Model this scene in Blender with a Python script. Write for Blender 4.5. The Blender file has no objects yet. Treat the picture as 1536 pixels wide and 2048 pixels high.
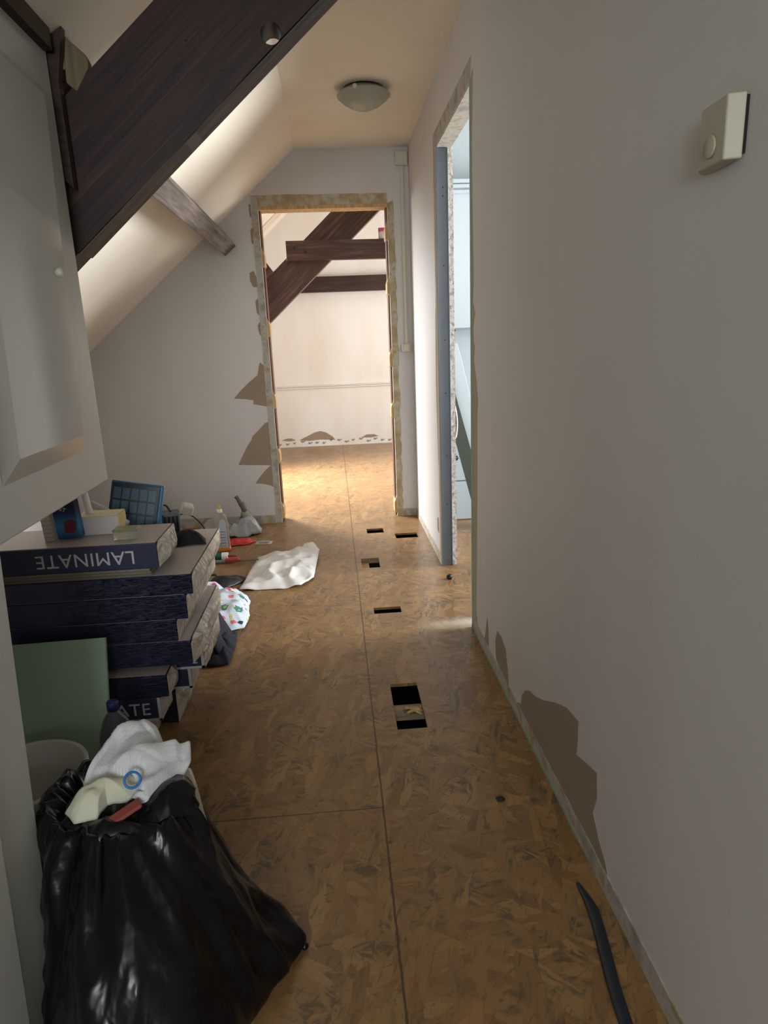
import bpy, bmesh, math, random
from mathutils import Vector, Matrix, noise
C = bpy.context.scene.collection
SC = bpy.context.scene

# ------------------------------------------------------------------ camera
r = Vector((0.99632113, -0.07666643, -0.03829455))
u = Vector((0.05619221, 0.24704952, 0.9673722))
f = Vector((0.06470432, 0.96596521, -0.25044871))
cam_d = bpy.data.cameras.new('camera'); cam = bpy.data.objects.new('camera', cam_d); C.objects.link(cam)
cam.matrix_world = Matrix(((r.x, u.x, -f.x, 0), (r.y, u.y, -f.y, 0), (r.z, u.z, -f.z, 1.22835), (0, 0, 0, 1)))
cam_d.sensor_fit = 'VERTICAL'; cam_d.sensor_height = 24; cam_d.lens = 24 * 1322.66 / 2048
cam_d.clip_start = 0.02; cam_d.clip_end = 100
SC.camera = cam
# ------------------------------------------------------------------ light, exposure
SC.view_settings.view_transform = 'Standard'; SC.view_settings.look = 'None'
SC.view_settings.gamma = 1; SC.view_settings.use_curve_mapping = False
SC.view_settings.exposure = 0.0
W = bpy.data.worlds.new('world'); SC.world = W; W.use_nodes = True
W.node_tree.nodes['Background'].inputs[0].default_value = (0.75, 0.86, 1, 1)
W.node_tree.nodes['Background'].inputs[1].default_value = 1.0

def area(name, loc, look, sx, sy, power, col, spread=180):
    d = bpy.data.lights.new(name, 'AREA'); d.shape = 'RECTANGLE'; d.size = sx; d.size_y = sy
    d.energy = power; d.color = col; d.spread = math.radians(spread)
    o = bpy.data.objects.new(name, d); C.objects.link(o); o.location = loc
    o.rotation_euler = (Vector(look) - Vector(loc)).to_track_quat('-Z', 'Y').to_euler()
    return o
# daylight entering by the windows of the far and right rooms
area('daylight_far_left', (-1.55, 6.1, 1.55), (0.4, 5.2, 0.2), 1.3, 1.1, 215, (0.97, 0.98, 1), 95)
area('daylight_far_right', (2.3, 6.6, 1.5), (-0.5, 6.7, 1.1), 1.6, 1.3, 70, (0.97, 0.98, 1.0))
area('daylight_right_room', (3.5, 3.15, 1.3), (0.0, 3.05, 1.45), 1.5, 1.3, 115, (0.95, 0.98, 1.0), 115)
area('fill_behind', (-0.25, -2.85, 1.6), (0.1, 2, 1.75), 1.0, 1.1, 56, (0.9, 0.96, 1.0))  # unseen fill added behind the camera to brighten the hallway

# ------------------------------------------------------------------ materials
def S(c):  # sRGB 0-255 -> linear
    return tuple(((v / 255) / 12.92 if v / 255 <= 0.04045 else ((v / 255 + 0.055) / 1.055) ** 2.4) for v in c) + (1,)

class NT:
    def __init__(s, name):
        s.m = bpy.data.materials.new(name); s.m.use_nodes = True; s.t = s.m.node_tree
        s.b = s.t.nodes['Principled BSDF']; s._tc = None
    def n(s, typ, **k):
        nd = s.t.nodes.new(typ)
        for a, v in k.items(): setattr(nd, a, v)
        return nd
    def l(s, a, b): s.t.links.new(a, b)
    @property
    def co(s):
        if not s._tc: s._tc = s.n('ShaderNodeTexCoord')
        return s._tc.outputs['Object']
    def map(s, scale=(1, 1, 1), rot=(0, 0, 0), loc=(0, 0, 0), src=None):
        m = s.n('ShaderNodeMapping'); s.l(src or s.co, m.inputs[0])
        m.inputs['Scale'].default_value = scale; m.inputs['Rotation'].default_value = rot; m.inputs['Location'].default_value = loc
        return m.outputs[0]
    def noise(s, vec, scale, detail=3, rough=0.5, dist=0):
        n = s.n('ShaderNodeTexNoise'); s.l(vec, n.inputs['Vector']); n.inputs['Scale'].default_value = scale
        n.inputs['Detail'].default_value = detail; n.inputs['Roughness'].default_value = rough; n.inputs['Distortion'].default_value = dist
        return n.outputs[0]
    def ramp(s, fac, stops, interp='LINEAR'):
        n = s.n('ShaderNodeValToRGB'); s.l(fac, n.inputs[0]); e = n.color_ramp.elements; n.color_ramp.interpolation = interp
        while len(e) < len(stops): e.new(0.5)
        for i, (p, c) in enumerate(stops): e[i].position = p; e[i].color = c if len(c) == 4 else tuple(c) + (1,)
        return n.outputs[0]
    def mix(s, fac, a, b, mode='MIX'):
        n = s.n('ShaderNodeMix', data_type='RGBA', blend_type=mode)
        for i, v in ((0, fac), (6, a), (7, b)):
            if hasattr(v, 'is_linked') or hasattr(v, 'links'): s.l(v, n.inputs[i])
            else: n.inputs[i].default_value = v
        return n.outputs[2]
    def math(s, op, a, b=0.0, c=None):
        n = s.n('ShaderNodeMath', operation=op)
        for i, v in enumerate((a, b) if c is None else (a, b, c)):
            if hasattr(v, 'links'): s.l(v, n.inputs[i])
            else: n.inputs[i].default_value = v
        return n.outputs[0]
    def bump(s, h, strength, dist=0.01):
        n = s.n('ShaderNodeBump'); s.l(h, n.inputs['Height']); n.inputs['Strength'].default_value = strength; n.inputs['Distance'].default_value = dist
        s.l(n.outputs[0], s.b.inputs['Normal'])
    def set(s, col=None, rough=0.6, metal=0, spec=0.5, trans=0, ior=1.45, alpha=1):
        if col is not None:
            if hasattr(col, 'links'): s.l(col, s.b.inputs['Base Color'])
            else: s.b.inputs['Base Color'].default_value = col
        if hasattr(rough, 'links'): s.l(rough, s.b.inputs['Roughness'])
        else: s.b.inputs['Roughness'].default_value = rough
        s.b.inputs['Metallic'].default_value = metal; s.b.inputs['Specular IOR Level'].default_value = spec
        s.b.inputs['Transmission Weight'].default_value = trans; s.b.inputs['IOR'].default_value = ior; s.b.inputs['Alpha'].default_value = alpha
        return s.m
BLK = (0, 0, 0, 1); WHT = (1, 1, 1, 1)

def plain(name, c, rough=0.5, var=0.08, scale=8, bump=0, **k):
    t = NT(name); c = S(c); n = t.noise(t.co, scale, 4)
    col = t.mix(n, tuple(v * (1 - var) for v in c[:3]) + (1,), tuple(min(1, v * (1 + var)) for v in c[:3]) + (1,))
    if bump: t.bump(t.noise(t.co, scale * 6, 3), bump, 0.003)
    return t.set(col, rough, **k)

def paint(name, c, c2, rough=0.55, bump=0.12):
    t = NT(name)
    n = t.noise(t.map((1, 1, 0.35)), 2.2, 3, 0.5)
    col = t.mix(t.ramp(n, [(0.35, BLK), (0.7, WHT)]), S(c), S(c2))
    spk = t.ramp(t.noise(t.co, 60, 2), [(0.72, BLK), (0.8, WHT)])
    col = t.mix(t.math('MULTIPLY', spk, 0.12), col, S((140, 130, 120)))
    t.bump(t.noise(t.co, 140, 3), bump, 0.001)
    return t.set(col, rough, spec=0.35)
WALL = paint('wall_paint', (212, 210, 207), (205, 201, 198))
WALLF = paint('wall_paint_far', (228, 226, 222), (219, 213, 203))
CEIL = paint('ceiling_paint', (235, 227, 212), (228, 219, 202))
CAB = paint('cupboard_paint', (198, 200, 194), (188, 189, 183), rough=0.3, bump=0.05)
RPANEL = paint('pale_blue_white', (176, 187, 192), (168, 180, 184), rough=0.4)

def osb():
    t = NT('osb_board')
    w = t.map()
    wob = t.n('ShaderNodeTexNoise'); t.l(w, wob.inputs[0]); wob.inputs['Scale'].default_value = 5; wob.inputs['Detail'].default_value = 2
    mixv = t.n('ShaderNodeVectorMath', operation='MULTIPLY_ADD'); t.l(wob.outputs['Color'], mixv.inputs[0])
    mixv.inputs[1].default_value = (0.05, 0.05, 0); t.l(w, mixv.inputs[2]); v = mixv.outputs[0]
    def chips(rot, sx, sy, off):
        mp = t.map((sx, sy, 0), loc=off, src=t.map(rot=(0, 0, rot), src=v))
        vo = t.n('ShaderNodeTexVoronoi'); t.l(mp, vo.inputs[0]); vo.inputs['Scale'].default_value = 1; vo.inputs['Randomness'].default_value = 1
        sp = t.n('ShaderNodeSeparateColor'); t.l(vo.outputs['Color'], sp.inputs[0])
        ed = t.n('ShaderNodeTexVoronoi', feature='DISTANCE_TO_EDGE'); t.l(mp, ed.inputs[0]); ed.inputs['Scale'].default_value = 1
        return sp.outputs[0], sp.outputs[1], ed.outputs['Distance']
    a = chips(0.25, 34, 9, (0, 0, 0)); b = chips(-0.85, 44, 11, (4, 7, 0)); c = chips(1.45, 40, 10, (9, 2, 0))
    s1 = t.math('GREATER_THAN', a[1], 0.55); s2 = t.math('GREATER_THAN', b[1], 0.5)
    def pick(i):
        x = t.mix(s2, c[i], b[i]); return t.mix(s1, x, a[i])
    tone = pick(0); edge = pick(2)
    col = t.ramp(tone, [(0.0, S((126, 95, 60))), (0.3, S((140, 108, 69))), (0.6, S((147, 114, 73))), (0.88, S((161, 127, 82))), (1, S((130, 102, 70)))])
    def streak(rot, sa, sb, scale, det=4, dist=0.6): return t.noise(t.map((sa, sb, 1), src=t.map(rot=(0, 0, rot), src=v)), scale, det, 0.65, dist)
    grain = t.mix(s1, t.mix(s2, streak(1.45, 60, 6, 3), streak(-0.85, 60, 6, 3)), streak(0.25, 60, 6, 3))
    col = t.mix(t.math('MULTIPLY', t.ramp(grain, [(0.5, BLK), (0.75, WHT)]), 0.25), col, S((122, 84, 50)))
    col = t.mix(t.math('MULTIPLY', t.ramp(edge, [(0.0, WHT), (0.07, BLK)]), 0.14), col, S((104, 72, 44)))
    # grey-green plaster and foot smears, dark resin flecks
    sm = t.mix(s1, t.mix(s2, streak(1.45, 40, 9, 1.4), streak(-0.85, 40, 9, 1.4)), streak(0.25, 40, 9, 1.4))
    reg = t.noise(w, 7, 4, 0.6)
    smf = t.math('MULTIPLY', t.ramp(sm, [(0.50, BLK), (0.57, WHT)]), t.ramp(reg, [(0.46, BLK), (0.60, WHT)]))
    col = t.mix(t.math('MULTIPLY', smf, 0.85), col, S((80, 76, 62)))
    fl = streak(-0.4, 16, 60, 1.6)
    flf = t.ramp(fl, [(0.62, BLK), (0.67, WHT)])
    fl2 = streak(0.5, 80, 16, 1.4)
    col = t.mix(t.math('MULTIPLY', t.ramp(fl2, [(0.58, BLK), (0.66, WHT)]), 0.6), col, S((84, 68, 48)))
    col = t.mix(t.math('MULTIPLY', flf, 0.6), col, S((70, 54, 38)))
    dt = t.n('ShaderNodeTexVoronoi'); t.l(w, dt.inputs[0]); dt.inputs['Scale'].default_value = 11
    ds = t.n('ShaderNodeSeparateColor'); t.l(dt.outputs['Color'], ds.inputs[0])
    dm = t.math('MULTIPLY', t.math('LESS_THAN', dt.outputs['Distance'], 0.055), t.math('GREATER_THAN', ds.outputs[0], 0.45))
    col = t.mix(t.math('MULTIPLY', dm, 0.8), col, S((60, 42, 32)))
    big = t.noise(w, 1.3, 2)
    col = t.mix(t.math('MULTIPLY', t.ramp(big, [(0.4, BLK), (0.7, WHT)]), 0.3), col, S((132, 92, 58)))
    # white dust near the openings on the right
    sx = t.n('ShaderNodeSeparateXYZ'); t.l(w, sx.inputs[0]); X, Y = sx.outputs[0], sx.outputs[1]
    jx = t.math('ADD', X, t.math('MULTIPLY', t.math('SUBTRACT', t.noise(w, 40, 2), 0.5), 0.006))
    jy = t.math('ADD', Y, t.math('MULTIPLY', t.math('SUBTRACT', t.noise(w, 36, 2), 0.5), 0.006))
    def near(a, v0, wd): return t.math('LESS_THAN', t.math('ABSOLUTE', t.math('SUBTRACT', a, v0)), wd)
    left = t.math('LESS_THAN', X, 0.069); right = t.math('GREATER_THAN', X, 0.069)
    lines = near(jx, 0.069, 0.0026)
    for cond, ys in ((left, (-0.8, 1.54, 3.88, 6.22)), (right, (-2.0, 3.486, 4.74, 7.2))):
        for y0 in ys: lines = t.math('MAXIMUM', lines, t.math('MULTIPLY', near(jy, y0, 0.002), cond))
    for x0, x1, y0 in ((0.069, 0.14, 1.903), (0.069, 0.15, 2.21), (0.26, 0.40, 1.99)):
        seg = t.math('MULTIPLY', t.math('GREATER_THAN', X, x0), t.math('LESS_THAN', X, x1))
        lines = t.math('MAXIMUM', lines, t.math('MULTIPLY', near(jy, y0, 0.0012), seg))
    col = t.mix(t.math('MULTIPLY', lines, 0.8), col, S((52, 42, 34)))
    dn = t.math('ADD', t.math('MULTIPLY', t.math('SUBTRACT', t.noise(w, 14, 4), 0.5), 0.10), Y)
    dust = t.math('MULTIPLY', t.ramp(t.math('ABSOLUTE', t.math('SUBTRACT', dn, 2.70)), [(0.02, WHT), (0.07, BLK)]), t.ramp(X, [(0.3, BLK), (0.56, WHT)]))
    col = t.mix(t.math('MULTIPLY', dust, 0.75), col, S((212, 204, 190)))
    hi = t.math('SUBTRACT', tone, t.math('MULTIPLY', lines, 1.5))
    t.bump(hi, 0.25, 0.0015)
    return t.set(col, 0.33, spec=0.6)
OSB = osb()

def wood(name, c1, c2, c3, rough=0.5, ax=0):
    t = NT(name)
    sc = [18, 18, 18]; sc[ax] = 1.2
    g = t.noise(t.map(tuple(sc)), 2.5, 5, 0.6, 0.4)
    col = t.ramp(g, [(0.3, S(c1)), (0.55, S(c2)), (0.75, S(c3))])
    sc2 = [120, 120, 120]; sc2[ax] = 3
    f2 = t.noise(t.map(tuple(sc2)), 1, 3)
    col = t.mix(t.math('MULTIPLY', t.ramp(f2, [(0.5, BLK), (0.62, WHT)]), 0.3), col, S(c1))
    t.bump(f2, 0.25, 0.002)
    return t.set(col, rough, spec=0.4)
DARKW = wood('dark_stained_wood', (34, 22, 20), (56, 38, 33), (74, 52, 44), 0.5)
DARKW2 = wood('brown_stained_wood', (46, 31, 26), (78, 54, 43), (112, 80, 60), 0.45)
GREYW = wood('weathered_wood', (74, 66, 60), (108, 98, 92), (134, 122, 112), 0.7)
PALEW = wood('pale_pine', (170, 134, 86), (206, 172, 122), (224, 196, 150), 0.6, 2)
BRNW = wood('brown_pine', (84, 52, 34), (112, 72, 48), (134, 92, 62), 0.6, 2)
TANJ = wood('joist_wood', (120, 104, 84), (156, 138, 112), (176, 156, 128), 0.7)
CARD = plain('cardboard', (176, 156, 134), 0.6, 0.12, 12)
BARE = None
def bare_plaster():
    t = NT('bare_plaster')
    n = t.noise(t.co, 9, 5, 0.65)
    col = t.ramp(n, [(0.35, S((150, 144, 132))), (0.5, S((184, 180, 172))), (0.62, S((160, 146, 112))), (0.75, S((196, 190, 180)))])
    t.bump(t.noise(t.co, 60, 4), 0.4, 0.002)
    return t.set(col, 0.8, spec=0.2)
BARE = bare_plaster()
def glue_strip():
    t = NT('old_glue'); n = t.noise(t.map((1, 1, 1)), 14, 5, 0.6)
    col = t.ramp(n, [(0.3, S((158, 140, 104))), (0.5, S((176, 162, 130))), (0.62, S((190, 184, 170))), (0.75, S((164, 146, 110)))])
    t.bump(t.noise(t.co, 50, 4), 0.6, 0.003)
    return t.set(col, 0.8, spec=0.2)
GLUE = glue_strip()
KRAFT = plain('torn_kraft_paper', (150, 134, 116), 0.85, 0.05, 5)
GREENB = plain('green_gypsum_edge', (150, 166, 148), 0.8, 0.12, 10)
STEEL = plain('galvanised_steel', (104, 113, 121), 0.45, 0.15, 10, metal=0.3)
WPLAST = plain('cream_plastic', (206, 202, 184), 0.35, 0.03)
DARK = plain('dark_plastic', (22, 22, 26), 0.4, 0.1)
VOID = plain('dark_void', (40, 36, 32), 0.9, 0.2)

# ------------------------------------------------------------------ object helpers
def tag(o, label=None, cat=None, group=None, kind=None):
    if label: o['label'] = label
    if cat: o['category'] = cat
    if group: o['group'] = group
    if kind: o['kind'] = kind
    return o
def obj(name, bm, mat, parent=None, smooth=False, bevel=0):
    me = bpy.data.meshes.new(name)
    bmesh.ops.recalc_face_normals(bm, faces=bm.faces[:])
    if smooth:
        for fc in bm.faces: fc.smooth = True
    bm.to_mesh(me); bm.free(); me.materials.append(mat)
    o = bpy.data.objects.new(name, me); C.objects.link(o)
    if parent: o.parent = parent
    if bevel:
        m = o.modifiers.new('bevel', 'BEVEL'); m.width = bevel; m.segments = 2; m.limit_method = 'ANGLE'
    return o
def empty(name, loc=(0, 0, 0), rot=(0, 0, 0)):
    o = bpy.data.objects.new(name, None); C.objects.link(o); o.location = loc; o.rotation_euler = rot
    o.empty_display_size = 0.05
    return o
def BM(): return bmesh.new()
def box(bm, x0, x1, y0, y1, z0, z1, M=None):
    vs = [bm.verts.new((x, y, z)) for x in (x0, x1) for y in (y0, y1) for z in (z0, z1)]
    for q in ((0, 1, 3, 2), (4, 6, 7, 5), (0, 4, 5, 1), (2, 3, 7, 6), (0, 2, 6, 4), (1, 5, 7, 3)): bm.faces.new([vs[i] for i in q])
    if M: bmesh.ops.transform(bm, matrix=M, verts=vs)
    return vs
def prism(bm, pts, d):  # polygon of 3D points extruded by vector d
    d = Vector(d); a = [bm.verts.new(p) for p in pts]; b = [bm.verts.new(Vector(p) + d) for p in pts]
    bm.faces.new(a); bm.faces.new(b[::-1]); n = len(a)
    for i in range(n): bm.faces.new([a[i], a[(i + 1) % n], b[(i + 1) % n], b[i]])
def lathe(bm, prof, seg=32, M=None, cap=False):
    rings = []; vs = []
    for (rr, z) in prof:
        ring = [bm.verts.new((rr * math.cos(2 * math.pi * i / seg), rr * math.sin(2 * math.pi * i / seg), z)) for i in range(seg)]
        rings.append(ring); vs += ring
    for a, b in zip(rings, rings[1:]):
        for i in range(seg): bm.faces.new([a[i], a[(i + 1) % seg], b[(i + 1) % seg], b[i]])
    if cap: bm.faces.new(rings[0][::-1]); bm.faces.new(rings[-1])
    if M: bmesh.ops.transform(bm, matrix=M, verts=vs)
def tube(bm, pts, rad, seg=8, flat=1.0):
    pts = [Vector(p) for p in pts]; P = []
    for i in range(len(pts) - 1):  # catmull-rom
        p0 = pts[max(i - 1, 0)]; p1 = pts[i]; p2 = pts[i + 1]; p3 = pts[min(i + 2, len(pts) - 1)]
        for k in range(6):
            s = k / 6
            P.append(0.5 * ((2 * p1) + (p2 - p0) * s + (2 * p0 - 5 * p1 + 4 * p2 - p3) * s * s + (3 * p1 - p0 - 3 * p2 + p3) * s ** 3))
    P.append(pts[-1]); rings = []
    for i, p in enumerate(P):
        t = (P[min(i + 1, len(P) - 1)] - P[max(i - 1, 0)]).normalized()
        n = Vector((0, 0, 1)) if abs(t.z) < 0.95 else Vector((1, 0, 0))
        s = t.cross(n).normalized(); n = s.cross(t)
        rr = rad(i / (len(P) - 1)) if callable(rad) else rad
        rings.append([bm.verts.new(p + s * math.cos(a) * rr + n * math.sin(a) * rr * flat) for a in [2 * math.pi * j / seg for j in range(seg)]])
    for a, b in zip(rings, rings[1:]):
        for j in range(seg): bm.faces.new([a[j], a[(j + 1) % seg], b[(j + 1) % seg], b[j]])
    bm.faces.new(rings[0][::-1]); bm.faces.new(rings[-1])
def crumple(outline, z0, hfun, rings=16, seg=96, amp=0.01, fr=14, seed=0, edge=0.002):
    """sheet of cloth or film: star-shaped outline filled with wrinkled rings"""
    n = len(outline); cx = sum(p[0] for p in outline) / n; cy = sum(p[1] for p in outline) / n
    out = []
    for i in range(seg):
        s = i / seg * n; k = int(s); t = s - k; a = outline[k % n]; b = outline[(k + 1) % n]
        out.append((a[0] + (b[0] - a[0]) * t, a[1] + (b[1] - a[1]) * t))
    bm = BM(); prev = None; c = None
    def P(x, y, q):
        m = noise.noise(Vector((x * fr + seed, y * fr, seed * 1.7)))
        m2 = noise.noise(Vector((x * fr * 2.3 + seed, y * fr * 2.3, seed * 3.1)))
        ridge = (1 - abs(m) * 2.2); h = hfun(x, y, q) + amp * (max(0, ridge) * 0.9 + 0.45 * m2 + 0.3) * (1 - q ** 6 * 0.6)
        return Vector((x, y, z0 + max(edge, h)))
    c = bm.verts.new(P(cx, cy, 0))
    for k in range(1, rings + 1):
        q = k / rings
        ring = [bm.verts.new(P(cx + (x - cx) * q, cy + (y - cy) * q, q)) for x, y in out]
        for i in range(seg):
            if prev: bm.faces.new([prev[i], prev[(i + 1) % seg], ring[(i + 1) % seg], ring[i]])
            else: bm.faces.new([c, ring[(i + 1) % seg], ring[i]][::-1])
        prev = ring
    return bm
def solid(o, th):
    m = o.modifiers.new('solid', 'SOLIDIFY'); m.thickness = th; m.offset = 0
    return o
def text(s, size, mat, parent, M, name='lettering', bold=0.0, ext=0.0006):
    cu = bpy.data.curves.new(name, 'FONT'); cu.body = s; cu.size = size; cu.extrude = ext; cu.offset = bold
    cu.align_x = 'CENTER'; cu.align_y = 'CENTER'; cu.space_character = 1.06
    t = bpy.data.objects.new(name, cu); C.objects.link(t)
    dg = bpy.context.evaluated_depsgraph_get(); me = bpy.data.meshes.new_from_object(t.evaluated_get(dg))
    bpy.data.objects.remove(t); me.materials.clear(); me.materials.append(mat)
    me.transform(M); o = bpy.data.objects.new(name, me); C.objects.link(o)
    if parent: o.parent = parent
    return o
def Rx(a): return Matrix.Rotation(a, 4, 'X')
def Ry(a): return Matrix.Rotation(a, 4, 'Y')
def Rz(a): return Matrix.Rotation(a, 4, 'Z')
def T(x, y, z): return Matrix.Translation((x, y, z))
PI = math.pi

# ------------------------------------------------------------------ the setting
XR, YB, ZC, XK, K = 0.548, 4.605, 2.412, -0.169, 0.835
def slope(x): return ZC + K * (x - XK)
Y1, Y2, ZD = 2.648, 3.482, 2.119        # opening in the right wall
XL, XJ = -0.42, 0.406                   # opening in the back wall
XKN = -1.75
# floor with five sawn holes
holes = [(0.165, 0.277, 4.20, 4.306), (0.343, 0.488, 4.05, 4.156), (0.10, 0.203, 3.51, 3.68), (0.128, 0.256, 2.861, 2.932), (0.144, 0.243, 1.904, 2.20)]
xs = sorted({-2.6, 4.0, *[h[0] for h in holes], *[h[1] for h in holes]}); ys = sorted({-3.0, 8.3, *[h[2] for h in holes], *[h[3] for h in holes]})
bm = BM()
def inhole(x, y): return any(h[0] < x < h[1] and h[2] < y < h[3] for h in holes)
for i in range(len(xs) - 1):
    for j in range(len(ys) - 1):
        if not inhole((xs[i] + xs[i + 1]) / 2, (ys[j] + ys[j + 1]) / 2):
            for z in (0, -0.012):
                bm.faces.new([bm.verts.new(p) for p in ((xs[i], ys[j], z), (xs[i + 1], ys[j], z), (xs[i + 1], ys[j + 1], z), (xs[i], ys[j + 1], z))])
for h in holes:
    c = [(h[0], h[2]), (h[1], h[2]), (h[1], h[3]), (h[0], h[3])]
    for k in range(4):
        a, b = c[k], c[(k + 1) % 4]
        bm.faces.new([bm.verts.new(p) for p in ((*a, 0), (*b, 0), (*b, -0.012), (*a, -0.012))])
fl = tag(obj('floor', bm, OSB), 'worn strand board subfloor with sawn holes', kind='structure')
bm = BM()
box(bm, -2.6, 4.0, -3, 8.3, -0.24, -0.23); obj('void_base', bm, VOID, fl)
for y0, y1 in ((2.015, 2.075), (3.70, 3.76)):
    bm = BM(); box(bm, -0.6, 0.9, y0, y1, -0.038, -0.0135); obj('floor_joist', bm, TANJ, fl)
bm = BM(); box(bm, 0.06, 0.145, 3.40, 3.72, -0.09, -0.03); obj('floor_batten', bm, PALEW, fl)

def swall(name, boxes, mat, label):
    bm = BM()
    for b in boxes: box(bm, *b)
    return tag(obj(name, bm, mat), label, kind='structure')
TW = 0.078
wr = swall('wall_right', [(XR, XR + TW, -3, Y1, 0, 2.6), (XR, XR + TW, Y1, Y2, ZD, 2.6), (XR, XR + TW, Y2, YB + 0.13, 0, 2.6)], WALL, 'long off-white hallway wall on the right')
wb = swall('wall_back', [(-2.6, XL, YB, YB + 0.13, 0, 3.3), (XL, XJ, YB, YB + 0.13, 2.085, 3.3), (XJ, XR, YB, YB + 0.13, 0, 3.3), (XR + TW, 2.5, YB, YB + 0.13, 0, 3.3)], WALL, 'off-white wall around the far doorway')
swall('wall_left', [(XKN - 0.1, XKN, -3, YB, 0, 1.6)], WALL, 'low knee wall under the slope')
swall('wall_behind', [(-1.9, XR, -3.1, -3.0, 0, 2.6)], WALL, 'wall behind the viewer')
# ceiling: flat part and slope
bm = BM()
prism(bm, [(XK, -3, ZC), (XR + 0.02, -3, ZC), (XR + 0.02, -3, ZC + 0.1), (XK, -3, ZC + 0.1)], (0, YB + 3, 0))
prism(bm, [(XK, -3, ZC), (XK, -3, ZC + 0.1), (-1.9, -3, slope(-1.9) + 0.1), (-1.9, -3, slope(-1.9))], (0, YB + 3, 0))
tag(obj('ceiling', bm, CEIL), 'cream flat ceiling running into the left slope', kind='structure')
# far room
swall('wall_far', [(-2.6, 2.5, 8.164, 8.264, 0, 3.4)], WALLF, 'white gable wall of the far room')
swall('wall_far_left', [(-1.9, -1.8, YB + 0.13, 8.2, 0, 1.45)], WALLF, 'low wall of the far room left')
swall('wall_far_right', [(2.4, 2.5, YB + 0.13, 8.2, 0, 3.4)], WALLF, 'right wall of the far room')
bm = BM()
def sl2(x): return 2.55 + 0.9 * (x + 0.55)
prism(bm, [(-1.95, YB + 0.13, sl2(-1.95)), (0.25, YB + 0.13, sl2(0.25)), (0.25, YB + 0.13, sl2(0.25) + 0.1), (-1.95, YB + 0.13, sl2(-1.95) + 0.1)], (0, 3.5, 0))
box(bm, 0.25, 2.5, YB + 0.13, 8.2, sl2(0.25), sl2(0.25) + 0.1)
tag(obj('ceiling', bm, CEIL), 'cream sloping ceiling of the far room', kind='structure')
bm = BM()
box(bm, -1.8, 2.4, 8.145, 8.164, 0.705, 0.72); box(bm, -1.8, 2.4, 8.138, 8.164, 0.725, 0.735); box(bm, -1.8, 2.4, 8.15, 8.164, 0.738, 0.75)
tag(obj('trim_1', bm, WALLF), 'thin white dado rail on the far gable wall', kind='structure')
# torn paper at the foot of the far wall
def patch_y(pts, y, parent, mat=KRAFT, th=0.0015, name='torn_patch'):
    bm = BM(); prism(bm, [(x, y, z) for x, z in pts], (0, -th, 0)); return obj(name, bm, mat, parent)
def patch_x(pts, x, parent, mat=KRAFT, th=0.0015, name='torn_patch'):
    bm = BM(); prism(bm, [(x, y, z) for y, z in pts], (-th, 0, 0)); return obj(name, bm, mat, parent)
wf = bpy.data.objects['wall_far']
random.seed(4)
patch_y([(-0.46, 0.085), (-0.38, 0.12), (-0.27, 0.17), (-0.2, 0.185), (-0.13, 0.165), (-0.05, 0.11), (-0.02, 0.07), (-0.2, 0.08), (-0.35, 0.07)], 8.163, wf)
patch_y([(-0.68, 0.09), (-0.62, 0.11), (-0.55, 0.11), (-0.5, 0.085), (-0.58, 0.075)], 8.163, wf)
patch_y([(0.3, 0.08), (0.37, 0.115), (0.46, 0.115), (0.52, 0.09), (0.42, 0.075)], 8.163, wf)
for k in range(16):
    x = -0.72 + k * 0.09; w = random.uniform(0.03, 0.06); z = random.uniform(0.03, 0.07)
    patch_y([(x, z), (x + w * 0.3, z + 0.018), (x + w * 0.7, z + 0.006), (x + w, z + 0.02), (x + w * 1.1, z + 0.005), (x + w * 0.5, z - 0.012)], 8.163, wf)
# right room shell
swall('wall_right_room_back', [(XR + TW, 3.8, YB - 0.03, YB - 0.002, 0, 2.7)], RPANEL, 'back wall of the room on the right')
swall('wall_right_room_front', [(XR + TW, 3.8, 1.5, 1.6, 0, 2.7)], WALL, 'front wall of the room on the right')
swall('wall_right_room_side', [(3.7, 3.8, 1.5, 4.7, 0, 2.7)], WALL, 'side wall of the room on the right')
bm = BM(); box(bm, XR + TW, 3.8, 1.5, 4.7, 2.7, 2.8); tag(obj('ceiling', bm, WALL), 'white ceiling of the right room', kind='structure')

# bare strips round the far doorway (flush with the wall, casing torn away)
def jag(a, b, n, amp, rnd):  # jagged polyline between two 2D points, offset sideways
    dx, dy = b[0] - a[0], b[1] - a[1]; L = math.hypot(dx, dy); nx, ny = -dy / L, dx / L
    return [(a[0] + dx * i / n + nx * rnd.uniform(-amp, amp), a[1] + dy * i / n + ny * rnd.uniform(-amp, amp)) for i in range(n + 1)]
rnd = random.Random(7)
patch_y(jag((-0.462, 0.0), (-0.462, 2.15), 40, 0.003, rnd) + [(XL, 2.15), (XL, 0)], YB, wb, BARE, 0.003, 'bare_strip')
patch_y([(XL, 2.085), (XL, 2.15)] + jag((XL, 2.15), (XJ, 2.145), 20, 0.003, rnd) + [(XJ, 2.085)], YB, wb, GLUE, 0.003, 'bare_strip')
patch_y([(XJ, 0), (XJ, 2.085)] + jag((XJ + 0.045, 2.1), (XJ + 0.042, 0.07), 50, 0.006, rnd) + [(XJ + 0.042, 0)], YB, wb, GLUE, 0.003, 'bare_strip')
patch_y([(-1.75, 0), (-1.75, 0.075), (-0.465, 0.058), (-0.465, 0)], YB, wb, BARE, 0.003, 'bare_strip')
patch_y([(XJ + 0.042, 0), (XJ + 0.042, 0.055), (XR, 0.05), (XR, 0)], YB, wb, BARE, 0.003, 'bare_strip')
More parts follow.
